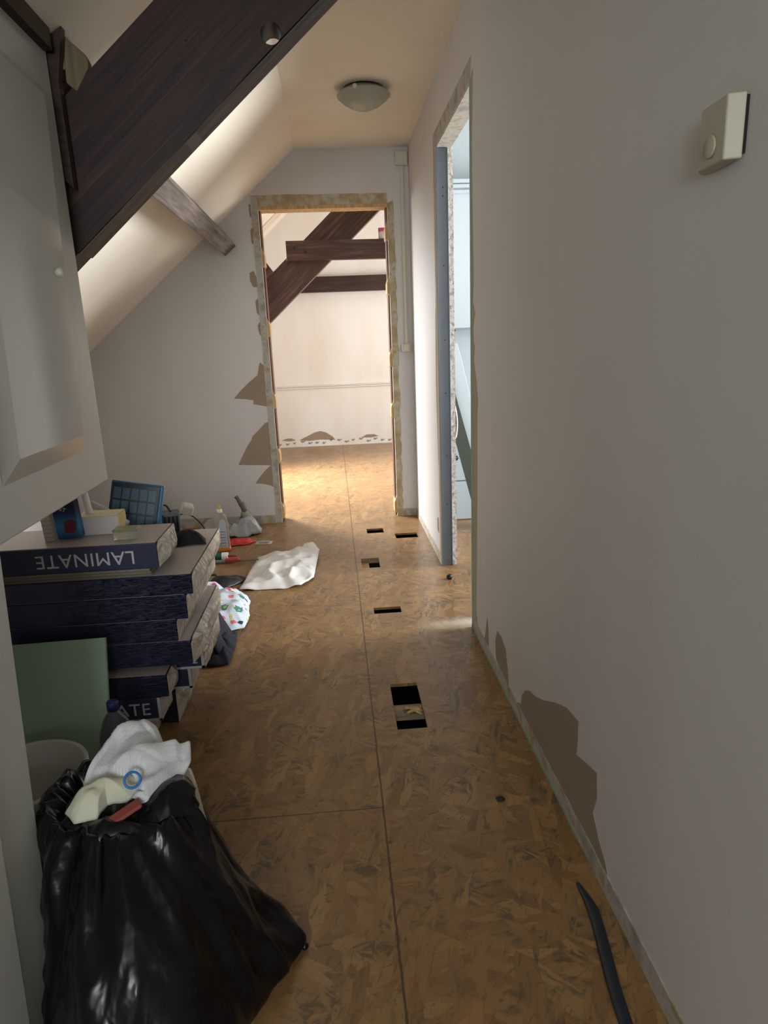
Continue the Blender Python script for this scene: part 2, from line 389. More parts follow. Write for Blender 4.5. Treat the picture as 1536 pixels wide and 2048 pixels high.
for pts in ([(-0.681, 0.888), (-0.63, 0.94), (-0.56, 1.0), (-0.51, 1.035), (-0.495, 1.1), (-0.485, 1.12), (-0.464, 1.1), (-0.464, 0.825), (-0.49, 0.83), (-0.555, 0.845), (-0.55, 0.87), (-0.6, 0.88)],
            [(-0.693, 0.431), (-0.655, 0.5), (-0.62, 0.56), (-0.59, 0.6), (-0.58, 0.625), (-0.53, 0.67), (-0.49, 0.71), (-0.464, 0.72), (-0.464, 0.415), (-0.5, 0.42), (-0.6, 0.425)],
            [(-0.587, 0.293), (-0.56, 0.33), (-0.52, 0.375), (-0.48, 0.41), (-0.464, 0.415), (-0.464, 0.262), (-0.49, 0.277), (-0.53, 0.288)],
            [(-0.505, 1.69), (-0.478, 1.70), (-0.464, 1.66), (-0.464, 1.60), (-0.49, 1.60), (-0.507, 1.64)],
            [(-0.478, 1.95), (-0.464, 1.96), (-0.464, 1.86), (-0.476, 1.87)], [(-0.476, 2.1), (-0.464, 2.1), (-0.464, 2.02), (-0.474, 2.03)],
            [(-0.484, 1.51), (-0.464, 1.53), (-0.464, 1.42), (-0.48, 1.44)], [(-0.482, 1.36), (-0.464, 1.38), (-0.464, 1.29), (-0.476, 1.31)]):
    patch_y(pts, YB, wb)
# timber inside the reveal of the far doorway: studs with blocks
bm = BM(); box(bm, XL - 0.0, XJ, YB + 0.004, YB + 0.126, 2.065, 2.085); obj('timber_head', bm, PALEW, wb)
for side, xx in ((-1, XL), (1, XJ)):
    x0, x1 = (xx, xx + 0.010) if side < 0 else (xx - 0.010, xx)
    bm = BM(); box(bm, x0, x1, YB + 0.03, YB + 0.125, 0, 2.065); obj('timber_stud', bm, BRNW, wb)
    zs = (0.02, 0.42, 0.80, 1.28, 1.72) if side < 0 else (0.02, 0.70, 1.05, 1.52, 1.86)
    for z in zs:
        rj = random.Random(int(z * 100)); xb = xx + 0.017 if side < 0 else xx - 0.017
        bm = BM(); h = 0.13
        prism(bm, [(xx, YB + 0.012, z), (xb, YB + 0.012, z + 0.01), (xb, YB + 0.012, z + h * 0.6), (xx, YB + 0.012, z + h)], (0, 0.115, 0)); obj('timber_block', bm, PALEW, wb)
# patches, base strip and torn edges on the right wall
PX = XR
for pts in ([(1.885, 0.07), (1.875, 0.11), (1.84, 0.145), (1.80, 0.167), (1.743, 0.180), (1.66, 0.215), (1.566, 0.264), (1.48, 0.30), (1.392, 0.314), (1.39, 0.26), (1.396, 0.218), (1.33, 0.24), (1.269, 0.257), (1.262, 0.20), (1.281, 0.144), (1.24, 0.10), (1.20, 0.075), (1.183, 0.05), (1.3, 0.048), (1.6, 0.05), (1.93, 0.052)],
            [(2.235, 0.13), (2.207, 0.181), (2.15, 0.185), (2.084, 0.165), (2.05, 0.10), (2.04, 0.05), (2.14, 0.052), (2.22, 0.06)],
            [(2.40, 0.08), (2.368, 0.165), (2.35, 0.12), (2.34, 0.05), (2.42, 0.05)]):
    patch_x(pts, PX, wr)
rnd = random.Random(11)
patch_x([(Y1, 0), (-1.0, 0)] + jag((-1.0, 0.058), (Y1, 0.05), 90, 0.003, rnd), PX, wr, BARE, 0.003, 'bare_strip')
patch_x([(Y1, 0), (1.35, 0)] + jag((1.35, 0.010), (2.3, 0.014), 20, 0.004, rnd) + [(Y1, 0.02)], PX - 0.003, wr, GREENB, 0.0015, 'board_edge')
patch_x([(YB, 0), (Y2, 0)] + jag((Y2, 0.055), (YB, 0.045), 24, 0.004, rnd), PX, wr, BARE, 0.003, 'bare_strip')
# vertical torn strip at the near edge of the side opening
edge = [(Y1, 0.0), (Y1, ZD)] + [(2.60, ZD + 0.02), (2.625, 1.9), (2.612, 1.62), (2.60, 1.45), (2.618, 1.36), (2.575, 1.315), (2.61, 1.27), (2.602, 1.21), (2.585, 1.19), (2.60, 1.14), (2.552, 1.06), (2.53, 0.995), (2.545, 0.93), (2.548, 0.6), (2.562, 0.3), (2.575, 0.12), (2.55, 0.06), (2.55, 0)]
patch_x(edge, PX, wr, plain('peeled_edge', (168, 158, 136), 0.85, 0.1, 14), 0.002, 'bare_strip')
patch_x([(Y1, 0.0), (Y1, ZD), (2.632, ZD), (2.628, 0.0)], PX - 0.002, wr, GREENB, 0.0025, 'board_edge')
# strips at the far edge and head of the side opening
patch_x([(Y2, 0), (Y2, ZD + 0.06)] + jag((Y2 + 0.055, ZD + 0.06), (Y2 + 0.05, 0), 40, 0.008, rnd), PX, wr, plain('peeled_edge_far', (176, 160, 140), 0.85, 0.12, 12), 0.002, 'bare_strip')
patch_x([(Y2 + 0.02, 0.42), (Y2 + 0.07, 0.6), (Y2 + 0.10, 1.0), (Y2 + 0.075, 1.35), (Y2 + 0.02, 1.5)], PX, wr, KRAFT)
patch_x([(Y2 + 0.09, 0.16), (Y2 + 0.14, 0.17), (Y2 + 0.14, 0.24), (Y2 + 0.10, 0.25)], PX, wr, KRAFT)
patch_x([(Y1, ZD), (Y2 + 0.05, ZD), (Y2 + 0.05, ZD + 0.065), (Y1 - 0.02, ZD + 0.07)], PX, wr, BARE, 0.0025, 'bare_strip')
bm = BM(); box(bm, XR + 0.058, XR + TW + 0.006, Y2 - 0.006, Y2, 0, ZD)
t_ = NT('crumbling_plaster'); n_ = t_.noise(t_.co, 55, 4, 0.7); t_.bump(n_, 1.0, 0.006)
RAG = t_.set(t_.ramp(n_, [(0.35, S((150, 146, 138))), (0.55, S((214, 210, 204)))]), 0.9)
obj('plaster_edge', bm, RAG, wr)
bm = BM(); box(bm, XR + 0.004, XR + TW, Y1, Y2, ZD - 0.004, ZD); obj('board_underside', bm, BARE, wr)

# ------------------------------------------------------------------ steel stud in the side opening
st = tag(empty('steel_stud', (XR, Y2, 0)), 'tall grey galvanised steel stud lining the far side of the right opening', 'stud')
bm = BM()
y = -0.004
prism(bm, [(0.002, y, 0), (0.058, y, 0), (0.058, y - 0.012, 0), (0.054, y - 0.012, 0), (0.054, y - 0.004, 0), (0.012, y - 0.004, 0), (0.012, y - 0.010, 0), (0.002, y - 0.010, 0)], (0, 0, ZD - 0.006))
obj('profile', bm, STEEL, st)
for z in (0.35, 0.62, 0.95, 1.22, 1.58, 1.9, 1.94):
    bm = BM(); lathe(bm, [(0.0035, 0), (0.003, 0.003)], 10, T(0.033, y - 0.004, z) @ Rx(PI / 2), True); obj('screw_head', bm, DARK, st)

# ------------------------------------------------------------------ roof timbers of the hallway
def beam(name, a, b, w, d, mat, label, cat='beam', nrm=(0, -1, 0), bev=0.004, group=None):
    """square-sawn timber from a to b (centre line); w across, d along nrm"""
    a = Vector(a); b = Vector(b); X = (b - a).normalized(); N = Vector(nrm); N = (N - X * N.dot(X)).normalized(); Yv = N.cross(X)
    L = (b - a).length; bm = BM()
    box(bm, 0, L, -w / 2, w / 2, -d / 2, d / 2)
    o = obj(name, bm, mat, bevel=bev)
    o.matrix_world = Matrix(((X.x, Yv.x, N.x, a.x), (X.y, Yv.y, N.y, a.y), (X.z, Yv.z, N.z, a.z), (0, 0, 0, 1)))
    return tag(o, label, cat, group)
# main rafter: face outline in x-z, with a drilled hole
def poly_hole(name, outline, hole, depth, mat):
    cu = bpy.data.curves.new(name, 'CURVE'); cu.dimensions = '2D'; cu.fill_mode = 'BOTH'; cu.extrude = depth / 2
    for pts in [outline] + hole:
        s = cu.splines.new('POLY'); s.points.add(len(pts) - 1); s.use_cyclic_u = True
        for p, q in zip(s.points, pts): p.co = (q[0], q[1], 0, 1)
    t = bpy.data.objects.new(name, cu); C.objects.link(t)
    dg = bpy.context.evaluated_depsgraph_get(); me = bpy.data.meshes.new_from_object(t.evaluated_get(dg))
    bpy.data.objects.remove(t); me.materials.clear(); me.materials.append(mat)
    o = bpy.data.objects.new(name, me); C.objects.link(o); return o
ang = math.atan(0.858); ca, sa = math.cos(ang), math.sin(ang)
ox, oz = -0.66, 1.505
def loc(x, z): dx, dz = x - ox, z - oz; return (dx * ca + dz * sa, -dx * sa + dz * ca)
hc = loc(-0.112, 2.013)
rb = poly_hole('rafter', [(-0.75, 0), (-0.4, 0.0), (0.1, 0.002), (0.42, -0.002), (0.7, 0.003), loc(0.389, 2.404), loc(-0.03, 2.404), (0.5, 0.275), (0.1, 0.278), (-0.75, 0.275)],
               [[(hc[0] + 0.027 * math.cos(a * PI / 8), hc[1] + 0.027 * math.sin(a * PI / 8)) for a in range(16)]], 0.1, DARKW)
rb.matrix_world = T(ox, 2.04, oz) @ Ry(-ang) @ Rx(PI / 2)
tag(rb, 'massive dark brown rafter crossing the upper left of the hallway, with a small drilled hole', 'beam')
# paler grey strip on the rafter's under face, and nail heads
bm = BM(); prism(bm, [(-0.02, -0.0005, -0.051), (0.62, -0.0005, -0.051), (1.2, -0.0005, -0.05), (1.2, -0.0005, 0.05), (-0.02, -0.0005, 0.05)], (0, -0.0012, 0))
und = obj('pale_underside', bm, GREYW, rb)
for (x, z) in ((-0.44, 1.86), (-0.52, 1.78), (-0.33, 2.0), (-0.36, 1.93), (-0.30, 1.905), (-0.57, 1.60), (-0.25, 1.93)):
    q = loc(x, z); bm = BM(); lathe(bm, [(0.0035, 0), (0.003, 0.0015)], 8, T(q[0], q[1], 0.05), True); obj('nail_head', bm, DARK, rb)
# purlin from the rafter to the back wall, and its short piece on the near side over the cupboard
nb = Vector((0.641, 0, -0.768))  # normal of its under face
mid = Vector((-0.612, 0, 1.824)) - nb * 0.08
tag(beam('purlin', mid + Vector((0, 2.092, 0)), mid + Vector((0, YB - 0.002, 0)), 0.094, 0.158, GREYW, 'grey weathered purlin running from the big rafter to the back wall', nrm=nb), None)
bm = BM(); prism(bm, [(-0.69, -0.6, 1.955), (-0.648, -0.6, 1.955), (-0.648, -0.6, 2.005), (-0.69, -0.6, 1.972)], (0, 2.53, 0))
tag(obj('batten', bm, DARKW, bevel=0.002), 'dark brown batten along the top edge of the white cupboard', 'batten')
pk = BM(); prism(pk, [(-0.695, 1.953, 1.69), (-0.652, 1.953, 1.645), (-0.652, 1.953, 1.9), (-0.628, 1.953, 2.02), (-0.66, 1.953, 2.0), (-0.695, 1.953, 1.97)], (0, 0.03, 0))
tag(obj('plank', pk, DARKW, bevel=0.002), 'narrow dark upright plank between the white cupboard and the big rafter', 'plank')
pk = BM(); prism(pk, [(-0.642, 1.988, 2.018), (-0.592, 1.988, 1.972), (-0.584, 1.988, 1.955), (-0.585, 1.988, 1.938), (-0.622, 1.988, 1.885), (-0.645, 1.988, 1.905)], (0, 0.03, 0))
TAN = wood('tan_wood', (104, 92, 68), (124, 110, 82), (142, 126, 96), 0.7, 2)
tag(obj('wood_block', pk, TAN, bevel=0.002), 'small tan wooden block wedged above the big rafter beside the dark plank', 'block')

# ------------------------------------------------------------------ ceiling lamp
lm = tag(empty('ceiling_lamp', (0.221, 3.60, ZC)), 'round frosted glass ceiling lamp above the hallway', 'lamp')
bm = BM(); lathe(bm, [(0.0, 0.0), (0.096, 0.0), (0.098, -0.006), (0.094, -0.016), (0.0, -0.016)], 40); obj('base', bm, plain('lamp_base_black', (30, 26, 24), 0.5), lm, True)
bm = BM(); lathe(bm, [(0.0, -0.008), (0.092, -0.009), (0.104, -0.011), (0.112, -0.019), (0.124, -0.024), (0.129, -0.03), (0.126, -0.037), (0.116, -0.047), (0.098, -0.061), (0.074, -0.076), (0.045, -0.088), (0.02, -0.093), (0.0005, -0.094)], 48)
FROST = NT('frosted_glass'); FROST = FROST.set(S((158, 158, 146)), 0.25, spec=0.5)
obj('glass_shade', bm, FROST, lm, True)
for a in (0.15, 2.25, 4.35):
    bm = BM(); lathe(bm, [(0.0, 0.0), (0.009, 0), (0.011, 0.006), (0.009, 0.014), (0, 0.014)], 12, Rz(a) @ T(0.122, 0, -0.028) @ Ry(PI / 2)); obj('clip', bm, WPLAST, lm, True)

# ------------------------------------------------------------------ wiring on the back wall
jb = tag(empty('junction_box', (0.504, YB, 2.34)), 'small cream junction box high in the far right corner', 'junction box')
bm = BM(); box(bm, -0.04, 0.040, -0.038, 0, -0.04, 0.04); obj('box_body', bm, WPLAST, jb, bevel=0.006)
bm = BM(); box(bm, -0.033, 0.033, -0.043, -0.038, -0.033, 0.033); obj('lid', bm, WPLAST, jb, bevel=0.003)
cd = tag(empty('cable_duct', (0.505, YB, 1.2)), 'white vertical cable duct joining the corner box to the wall switch', 'cable duct')
bm = BM(); box(bm, -0.011, 0.011, -0.012, 0, 0.0, 1.10); obj('channel', bm, WPLAST, cd, bevel=0.002)
bm = BM(); box(bm, -0.009, 0.009, -0.0145, -0.012, 0.0, 1.10); obj('cover', bm, WPLAST, cd, bevel=0.001)
sw = tag(empty('light_switch', (0.498, YB, 1.177)), 'small white switch at the foot of the cable duct', 'switch')
bm = BM(); box(bm, -0.03, 0.03, -0.03, 0, -0.026, 0.026); obj('switch_body', bm, WPLAST, sw, bevel=0.004)
bm = BM(); box(bm, -0.016, 0.016, -0.036, -0.03, -0.016, 0.016); obj('rocker', bm, WPLAST, sw, bevel=0.002)
# control on the right wall
ct = tag(empty('wall_control', (XR, 0.948, 1.482)), 'cream plastic control box standing proud high on the near right wall', 'wall control')
bm = BM(); prism(bm, [(-0.026, -0.034, -0.042), (-0.022, 0.034, -0.042), (-0.010, 0.045, -0.044), (-0.004, 0.045, -0.044), (-0.004, -0.042, -0.042)], (0, 0, 0.078)); AGED = plain('aged_cream_plastic', (178, 174, 152), 0.4, 0.04)
obj('housing', bm, AGED, ct, bevel=0.002)
bm = BM(); box(bm, -0.004, 0.0, -0.041, 0.040, -0.036, 0.032); obj('gap_shade', bm, DARK, ct)  # dark slab painting in the shaded gap between housing and wall
bm = BM(); lathe(bm, [(0.0, 0.0), (0.014, 0.0), (0.0145, 0.0015), (0.0125, 0.003), (0.0, 0.0026)], 24, T(-0.025, 0.0, -0.018) @ Ry(-PI / 2)); obj('dial', bm, AGED, ct, True)

# ------------------------------------------------------------------ built-in cupboard on the left
cb = tag(empty('built_in_cupboard', (-0.67, 1.0, 0)), 'white built-in cupboard filling the left side under the slope, open at the bottom', 'cupboard')
def loc_c(pts): return [(x + 0.67, y - 1.0, z) for x, y, z in pts]
bm = BM(); pr = [(-0.67, 0.868), (-0.67, 1.968), (-1.74, slope(-1.74) - 0.012), (-1.74, 0.868)]
prism(bm, loc_c([(x, -0.8, z) for x, z in pr]), (0, 2.745, 0)); obj('carcass', bm, CAB, cb, bevel=0.003)
bm = BM(); prism(bm, loc_c([(-0.572, -0.8, 0), (-0.572, 1.005, 0), (-0.67, 1.292, 0.868), (-0.67, -0.8, 0.868)]), (-0.06, 0, 0)); obj('front_panel', bm, CAB, cb, bevel=0.003)
bm = BM(); prism(bm, loc_c([(-0.573, -0.8, 0.01), (-0.573, 0.885, 0.01), (-0.669, 1.125, 0.86), (-0.669, -0.8, 0.86)]), (0.012, 0, 0)); obj('lower_door', bm, CAB, cb, bevel=0.004)
# raised panel door: bevelled frame round the field
def bev_panel(o, i, th):
    bm = BM(); a = [bm.verts.new(p) for p in o]; b = [bm.verts.new((p[0] + th, p[1], p[2])) for p in i]; bm.faces.new(b)
    for k in range(4): bm.faces.new([a[k], a[(k + 1) % 4], b[(k + 1) % 4], b[k]])
    return bm
do = [(-0.6695, 1.346, 0.976), (-0.6695, 1.786, 0.976), (-0.6695, 1.866, 1.862), (-0.6695, 1.42, 1.862)]
di = [(-0.6695, 1.402, 1.021), (-0.6695, 1.764, 1.021), (-0.6695, 1.846, 1.835), (-0.6695, 1.475, 1.835)]
SHINY = paint('cupboard_gloss', (200, 201, 195), (190, 191, 185), rough=0.09, bump=0.03)
dr = obj('door', bev_panel(loc_c(do), loc_c(di), 0.016), SHINY, cb)
do2 = [(x, y - 0.50, z) for x, y, z in do]; di2 = [(x, y - 0.50, z) for x, y, z in di]
obj('door', bev_panel(loc_c(do2), loc_c(di2), 0.016), SHINY, cb)
bm = BM(); lathe(bm, [(0.0, 0), (0.006, 0), (0.006, 0.012), (0.011, 0.018), (0.012, 0.024), (0.009, 0.03), (0, 0.031)], 20, T(0.003, 0.748, 1.418) @ Ry(PI / 2)); obj('knob', bm, WPLAST, dr, True)

# ------------------------------------------------------------------ laminate packs
def navy():
    t = NT('navy_wrapped_card')
    n = t.noise(t.map((14, 20, 70), (0, 0.35, 0)), 1.6, 4, 0.6, 1.6)
    rg = t.noise(t.co, 5, 2)
    sx = t.n('ShaderNodeSeparateXYZ'); t.l(t.co, sx.inputs[0])
    h = t.math('MULTIPLY', t.ramp(n, [(0.48, BLK), (0.56, WHT)]), t.math('MAXIMUM', t.ramp(sx.outputs[0], [(-0.0, BLK), (0.001, WHT)]), t.ramp(t.math('ADD', sx.outputs[0], 0.55), [(0.15, BLK), (0.5, WHT)])))
    t.bump(h, 1.0, 0.02)
    return t.set(t.mix(t.noise(t.co, 3), S((48, 52, 76)), S((56, 60, 88))), 0.2, spec=0.7)
NAVY = navy()
NAVYP = plain('navy_card', (54, 58, 86), 0.4, 0.08)
TOPG = plain('grey_card_top', (186, 174, 166), 0.35, 0.05, 4)
LET = plain('white_print', (206, 208, 214), 0.5, 0.02)
def wrap():
    t = NT('crinkled_film'); n = t.noise(t.map((1, 1, 0.6)), 11, 3, 0.5, 2.5); t.bump(n, 0.9, 0.03)
    return t.set(t.ramp(n, [(0.3, S((178, 168, 154))), (0.6, S((196, 188, 176))), (0.8, S((208, 202, 192)))]), 0.16, spec=0.8)
WRAP = wrap()
def pack(x1, y0, z0, z1, depth, label, L=1.25, txt=None, flip=False, border=False, mat=None, rot=0, bulge=0.012, seed=0, tx=0.0):
    h = z1 - z0; e = tag(empty('laminate_pack', (x1, y0, z0), (0, 0, rot)), label, 'laminate pack', 'packs of laminate flooring')
    bm = BM(); box(bm, -L, 0, 0, depth, 0, h - 0.001); obj('carton', bm, mat or NAVY, e, bevel=0.003)
    bm = BM(); box(bm, -L + 0.004, -0.004, 0.006, depth - 0.004, h - 0.0012, h); obj('top_face', bm, TOPG, e)
    # film bunched over the end
    bm = BM(); ny, nz = 14, 8; g = []
    for i in range(ny + 1):
        row = []
        for j in range(nz + 1):
            v, w = i / ny, j / nz; q = min(v, 1 - v, w, 1 - w) * 2
            nn = noise.noise(Vector((v * 4 + seed, w * 2, seed * 2.3))) + 0.25 * noise.noise(Vector((v * 9 + seed, w * 5, seed)))
            row.append(bm.verts.new((0.0015 + (q ** 0.5) * bulge * (1 + nn * 0.9), v * depth, w * h)))
        g.append(row)
    for i in range(ny):
        for j in range(nz): bm.faces.new([g[i][j], g[i + 1][j], g[i + 1][j + 1], g[i][j + 1]])
    ed = [g[i][0] for i in range(ny + 1)] + [g[ny][j] for j in range(1, nz + 1)] + [g[i][nz] for i in range(ny - 1, -1, -1)] + [g[0][j] for j in range(nz - 1, 0, -1)]
    bm.faces.new(ed)
    obj('wrapped_end', bm, WRAP, e, False)
    if txt:
        M = T(tx, -0.0006, h * 0.5) @ (Ry(PI) if flip else Matrix()) @ Rx(PI / 2)
        text(txt, h * 0.74, LET, e, M, bold=0.0)
    if border:
        bm = BM(); box(bm, -L, 0.0008, -0.0012, -0.0002, 0, 0.008); box(bm, -0.009, 0.0008, -0.0012, -0.0002, 0, h); obj('printed_border', bm, LET, e)
    return e
YF = 1.95
pack(-0.560, YF, 0.588, 0.668, 0.225, 'topmost laminate pack on the stack, its LAMINATE lettering upside down', txt='LAMINATE', flip=True, tx=-0.212, seed=1, mat=NAVYP, bulge=0.018)
pack(-0.468, YF, 0.497, 0.562, 0.52, 'long navy laminate pack just under the grey sheets, its top showing to the right', seed=2, mat=NAVY)
pack(-0.492, YF, 0.416, 0.496, 0.50, 'film-wrapped navy laminate pack, third one from the top of the stack', seed=3)
pack(-0.530, YF, 0.343, 0.415, 0.50, 'film-wrapped navy laminate pack set back to the left, fourth from the top', seed=4)
pack(-0.494, YF, 0.262, 0.342, 0.50, 'navy laminate pack sticking out to the right above the white-edged pack', seed=5, bulge=0.03)
pack(-0.482, YF + 0.10, 0.196, 0.261, 0.30, 'white-edged navy laminate pack with one large letter near its corner', seed=6, txt='E', tx=-0.032, border=True, mat=NAVYP)
pack(-0.530, YF + 0.10, 0.125, 0.195, 0.28, 'small white-edged navy corner of a laminate pack below the lettered corner', seed=7, border=True, mat=NAVYP)
pack(-0.575, YF - 0.02, 0.165, 0.240, 0.115, 'narrow film-wrapped laminate pack lying on the pack that reads NATE', seed=8, L=1.1)
pack(-0.605, YF - 0.02, 0.084, 0.164, 0.115, 'laminate pack whose visible print ends in NATE, behind the clear bottle', seed=9, L=1.1, txt='LAMINATE', tx=-0.178, border=True, mat=NAVYP)
pack(-0.650, YF - 0.02, 0.0, 0.083, 0.115, 'lowest front laminate pack on the floor behind the white cloth', seed=10, L=1.0, mat=NAVYP)
pack(-0.590, YF + 0.10, 0.0, 0.124, 0.26, 'bottom rear laminate pack with tall torn end on the floor', seed=11, L=1.1, bulge=0.02)
e = tag(empty('underlay_sheets', (-0.582, YF, 0.563)), 'thin grey underlay sheets sandwiched below the topmost laminate pack', 'underlay sheets')
for k in range(3):
    bm = BM(); box(bm, -1.2, -0.004 * k, 0.002 * k, 0.24, k * 0.008, k * 0.008 + 0.0075); obj('sheet', bm, plain('grey_underlay', (120 + 8 * k, 114 + 8 * k, 102 + 6 * k), 0.7), e)

# ------------------------------------------------------------------ things on the stack
ZT = 0.6685
bm = BM()
b_ = tag(empty('booklet_box', (-0.845, 2.04, ZT), (0, 0, -0.05)), 'dark blue printed box with a red mug picture standing on the laminate stack', 'box')
M = T(0, 0, 0) @ Ry(-0.06)
bm = BM(); box(bm, -0.035, 0.035, 0, 0.035, 0.003, 0.135, M)
tb = NT('blue_print'); tz = tb.n('ShaderNodeSeparateXYZ'); tb.l(tb.co, tz.inputs[0])
tb.set(tb.ramp(tb.math('MULTIPLY', tz.outputs[2], 7.4), [(0.0, S((26, 70, 120))), (0.3, S((60, 140, 190))), (0.62, S((30, 50, 96))), (0.8, S((22, 20, 32)))]), 0.35)
obj('carton', bm, tb.m, b_, bevel=0.001)
bm = BM(); prism(bm, [(-0.010, -0.0012, 0.022), (0.014, -0.0012, 0.018), (0.026, -0.0012, 0.03), (0.026, -0.0012, 0.058), (0.012, -0.0012, 0.064), (-0.010, -0.0012, 0.055)], (0, 0.001, 0)); obj('printed_mug', bm, plain('print_red', (112, 40, 48), 0.4, 0.3, 40), b_)
text('IES', 0.017, LET, b_, M @ T(0.004, -0.0006, 0.118) @ Ry(0.5) @ Rx(PI / 2)); text('ET', 0.017, LET, b_, M @ T(-0.002, -0.0006, 0.096) @ Ry(0.5) @ Rx(PI / 2))
e = tag(empty('cream_box', (-0.765, 2.075, ZT), (0, 0, 0.02)), 'cream white cardboard box lying on the laminate stack beside the blue box', 'box')
bm = BM(); box(bm, -0.066, 0.060, -0.0, 0.085, 0, 0.058); obj('carton', bm, plain('white_box_card', (216, 212, 214), 0.5, 0.03), e, bevel=0.001)
bm = BM(); box(bm, -0.067, 0.061, -0.001, 0.086, 0.058, 0.060); obj('lid', bm, plain('cream_lid', (206, 194, 158), 0.6, 0.06, 20), e)
bm = BM(); box(bm, 0.060, 0.062, 0.002, 0.083, 0.004, 0.057); obj('end_label', bm, plain('cream_label', (236, 212, 158), 0.6), e)
e = tag(empty('clear_box', (-0.663, 1.995, ZT)), 'small clear plastic box with green lid at the front of the laminate stack', 'box')
CLR = NT('clear_plastic').set(S((226, 226, 206)), 0.12, trans=0.75, ior=1.2)
bm = BM(); box(bm, -0.034, 0.032, 0, 0.05, 0, 0.026); obj('tray', bm, CLR, e, bevel=0.002)
bm = BM(); box(bm, -0.036, 0.034, -0.002, 0.052, 0.026, 0.033); obj('lid', bm, plain('green_tint_lid', (176, 176, 132), 0.25, 0.1, trans=0.4), e, bevel=0.002)
e = tag(empty('small_white_cartons', (-0.90, 2.03, ZT)), 'pale ribbed carton at the left end of the items on the stack', 'box')
bm = BM(); box(bm, -0.015, 0.013, 0, 0.03, 0, 0.09, Ry(-0.05)); obj('carton', bm, plain('off_white_card', (210, 204, 194), 0.6), e)
for k in range(5):
    bm = BM(); box(bm, -0.0155, 0.0135, -0.001, 0.001, 0.012 + 0.013 * k, 0.0135 + 0.013 * k, Ry(-0.05)); obj('rib', bm, CARD, e)
e = tag(empty('paper_roll', (-0.80, 2.13, ZT)), 'upright white plastic tube leaning behind the blue box on the stack', 'tube')
bm = BM(); lathe(bm, [(0.012, 0), (0.012, 0.15)], 20, Ry(-0.13), True); obj('tube_body', bm, plain('white_tube', (226, 220, 214), 0.35, 0.02), e, True)
bm = BM(); lathe(bm, [(0.0085, 0.1505), (0.0085, 0.158)], 16, Ry(-0.13), True); obj('cap', bm, WPLAST, e, True)
e = tag(empty('grey_pipe', (-0.70, 2.16, ZT + 0.012)), 'grey plastic pipe lying behind the cream box on the stack', 'pipe')
bm = BM(); tube(bm, [(0.0, -0.01, 0), (-0.06, 0.012, 0.035), (-0.12, 0.03, 0.065)], 0.011, 12); obj('pipe_body', bm, plain('grey_pipe', (176, 172, 166), 0.45), e, True)
# blue organiser case
e = tag(empty('organiser_case', (-0.735, 2.235, ZT - 0.105), (math.radians(-12), math.radians(11), 0.02)), 'teal blue compartment case of screws standing behind the cream box', 'organiser case')
BL = plain('blue_case', (40, 104, 140), 0.35, 0.1); DBL = plain('dark_teal', (22, 44, 58), 0.3, 0.2, 30)
bm = BM(); box(bm, -0.085, 0.09, 0, 0.03, 0, 0.235); obj('case', bm, BL, e, bevel=0.004)
bm = BM(); box(bm, -0.082, 0.080, -0.004, 0.0, 0.005, 0.23); obj('lid', bm, DBL, e, bevel=0.002)
INS = plain('compartment', (66, 94, 108), 0.3, 0.3, 60)
for i in range(5):
    for j in range(3):
        bm = BM(); box(bm, -0.072 + i * 0.029, -0.048 + i * 0.029, -0.0055, -0.004, 0.085 + j * 0.045, 0.123 + j * 0.045); obj('compartment', bm, INS, e)
bm = BM(); box(bm, -0.03, 0.03, -0.007, -0.004, 0.217, 0.228); obj('latch', bm, DARK, e)
# black pouch and device on the second pack
ZP = 0.5635
e = tag(empty('black_pouch', (-0.545, 2.30, ZP)), 'soft black pouch lying on the laminate stack behind the topmost pack', 'pouch')
bm = crumple([(-0.075, -0.05), (-0.02, -0.06), (0.03, -0.045), (0.07, -0.05), (0.055, 0.02), (0.01, 0.05), (-0.06, 0.04)], 0, lambda x, y, q: 0.045 * (1 - q ** 2), amp=0.008, seed=5); obj('fabric', bm, plain('black_cloth', (20, 20, 24), 0.8), e, True)
e = tag(empty('power_adapter', (-0.615, 2.37, ZP), (0.15, 0, 0.3)), 'grey ribbed power adapter with coiled cable behind the topmost laminate pack', 'adapter')
bm = BM(); box(bm, -0.035, 0.03, -0.02, 0.03, 0, 0.1); obj('adapter_body', bm, plain('grey_adapter', (84, 88, 92), 0.5), e, bevel=0.008)
for k in range(4):
    bm = BM(); box(bm, -0.026 + k * 0.014, -0.021 + k * 0.014, -0.023, -0.02, 0.02, 0.09); obj('rib', bm, DARK, e)
bm = BM(); box(bm, 0.01, 0.05, 0.0, 0.05, 0.09, 0.125, Ry(0.3)); obj('plug_head', bm, plain('pale_plug', (170, 166, 150), 0.5), e, bevel=0.006)
bm = BM(); tube(bm, [(0.0, 0.0, 0.1), (-0.015, 0.02, 0.12), (-0.04, 0.05, 0.10), (-0.05, 0.10, 0.03), (-0.02, 0.12, 0.006)], 0.0035, 8); obj('cable', bm, DARK, e, True)

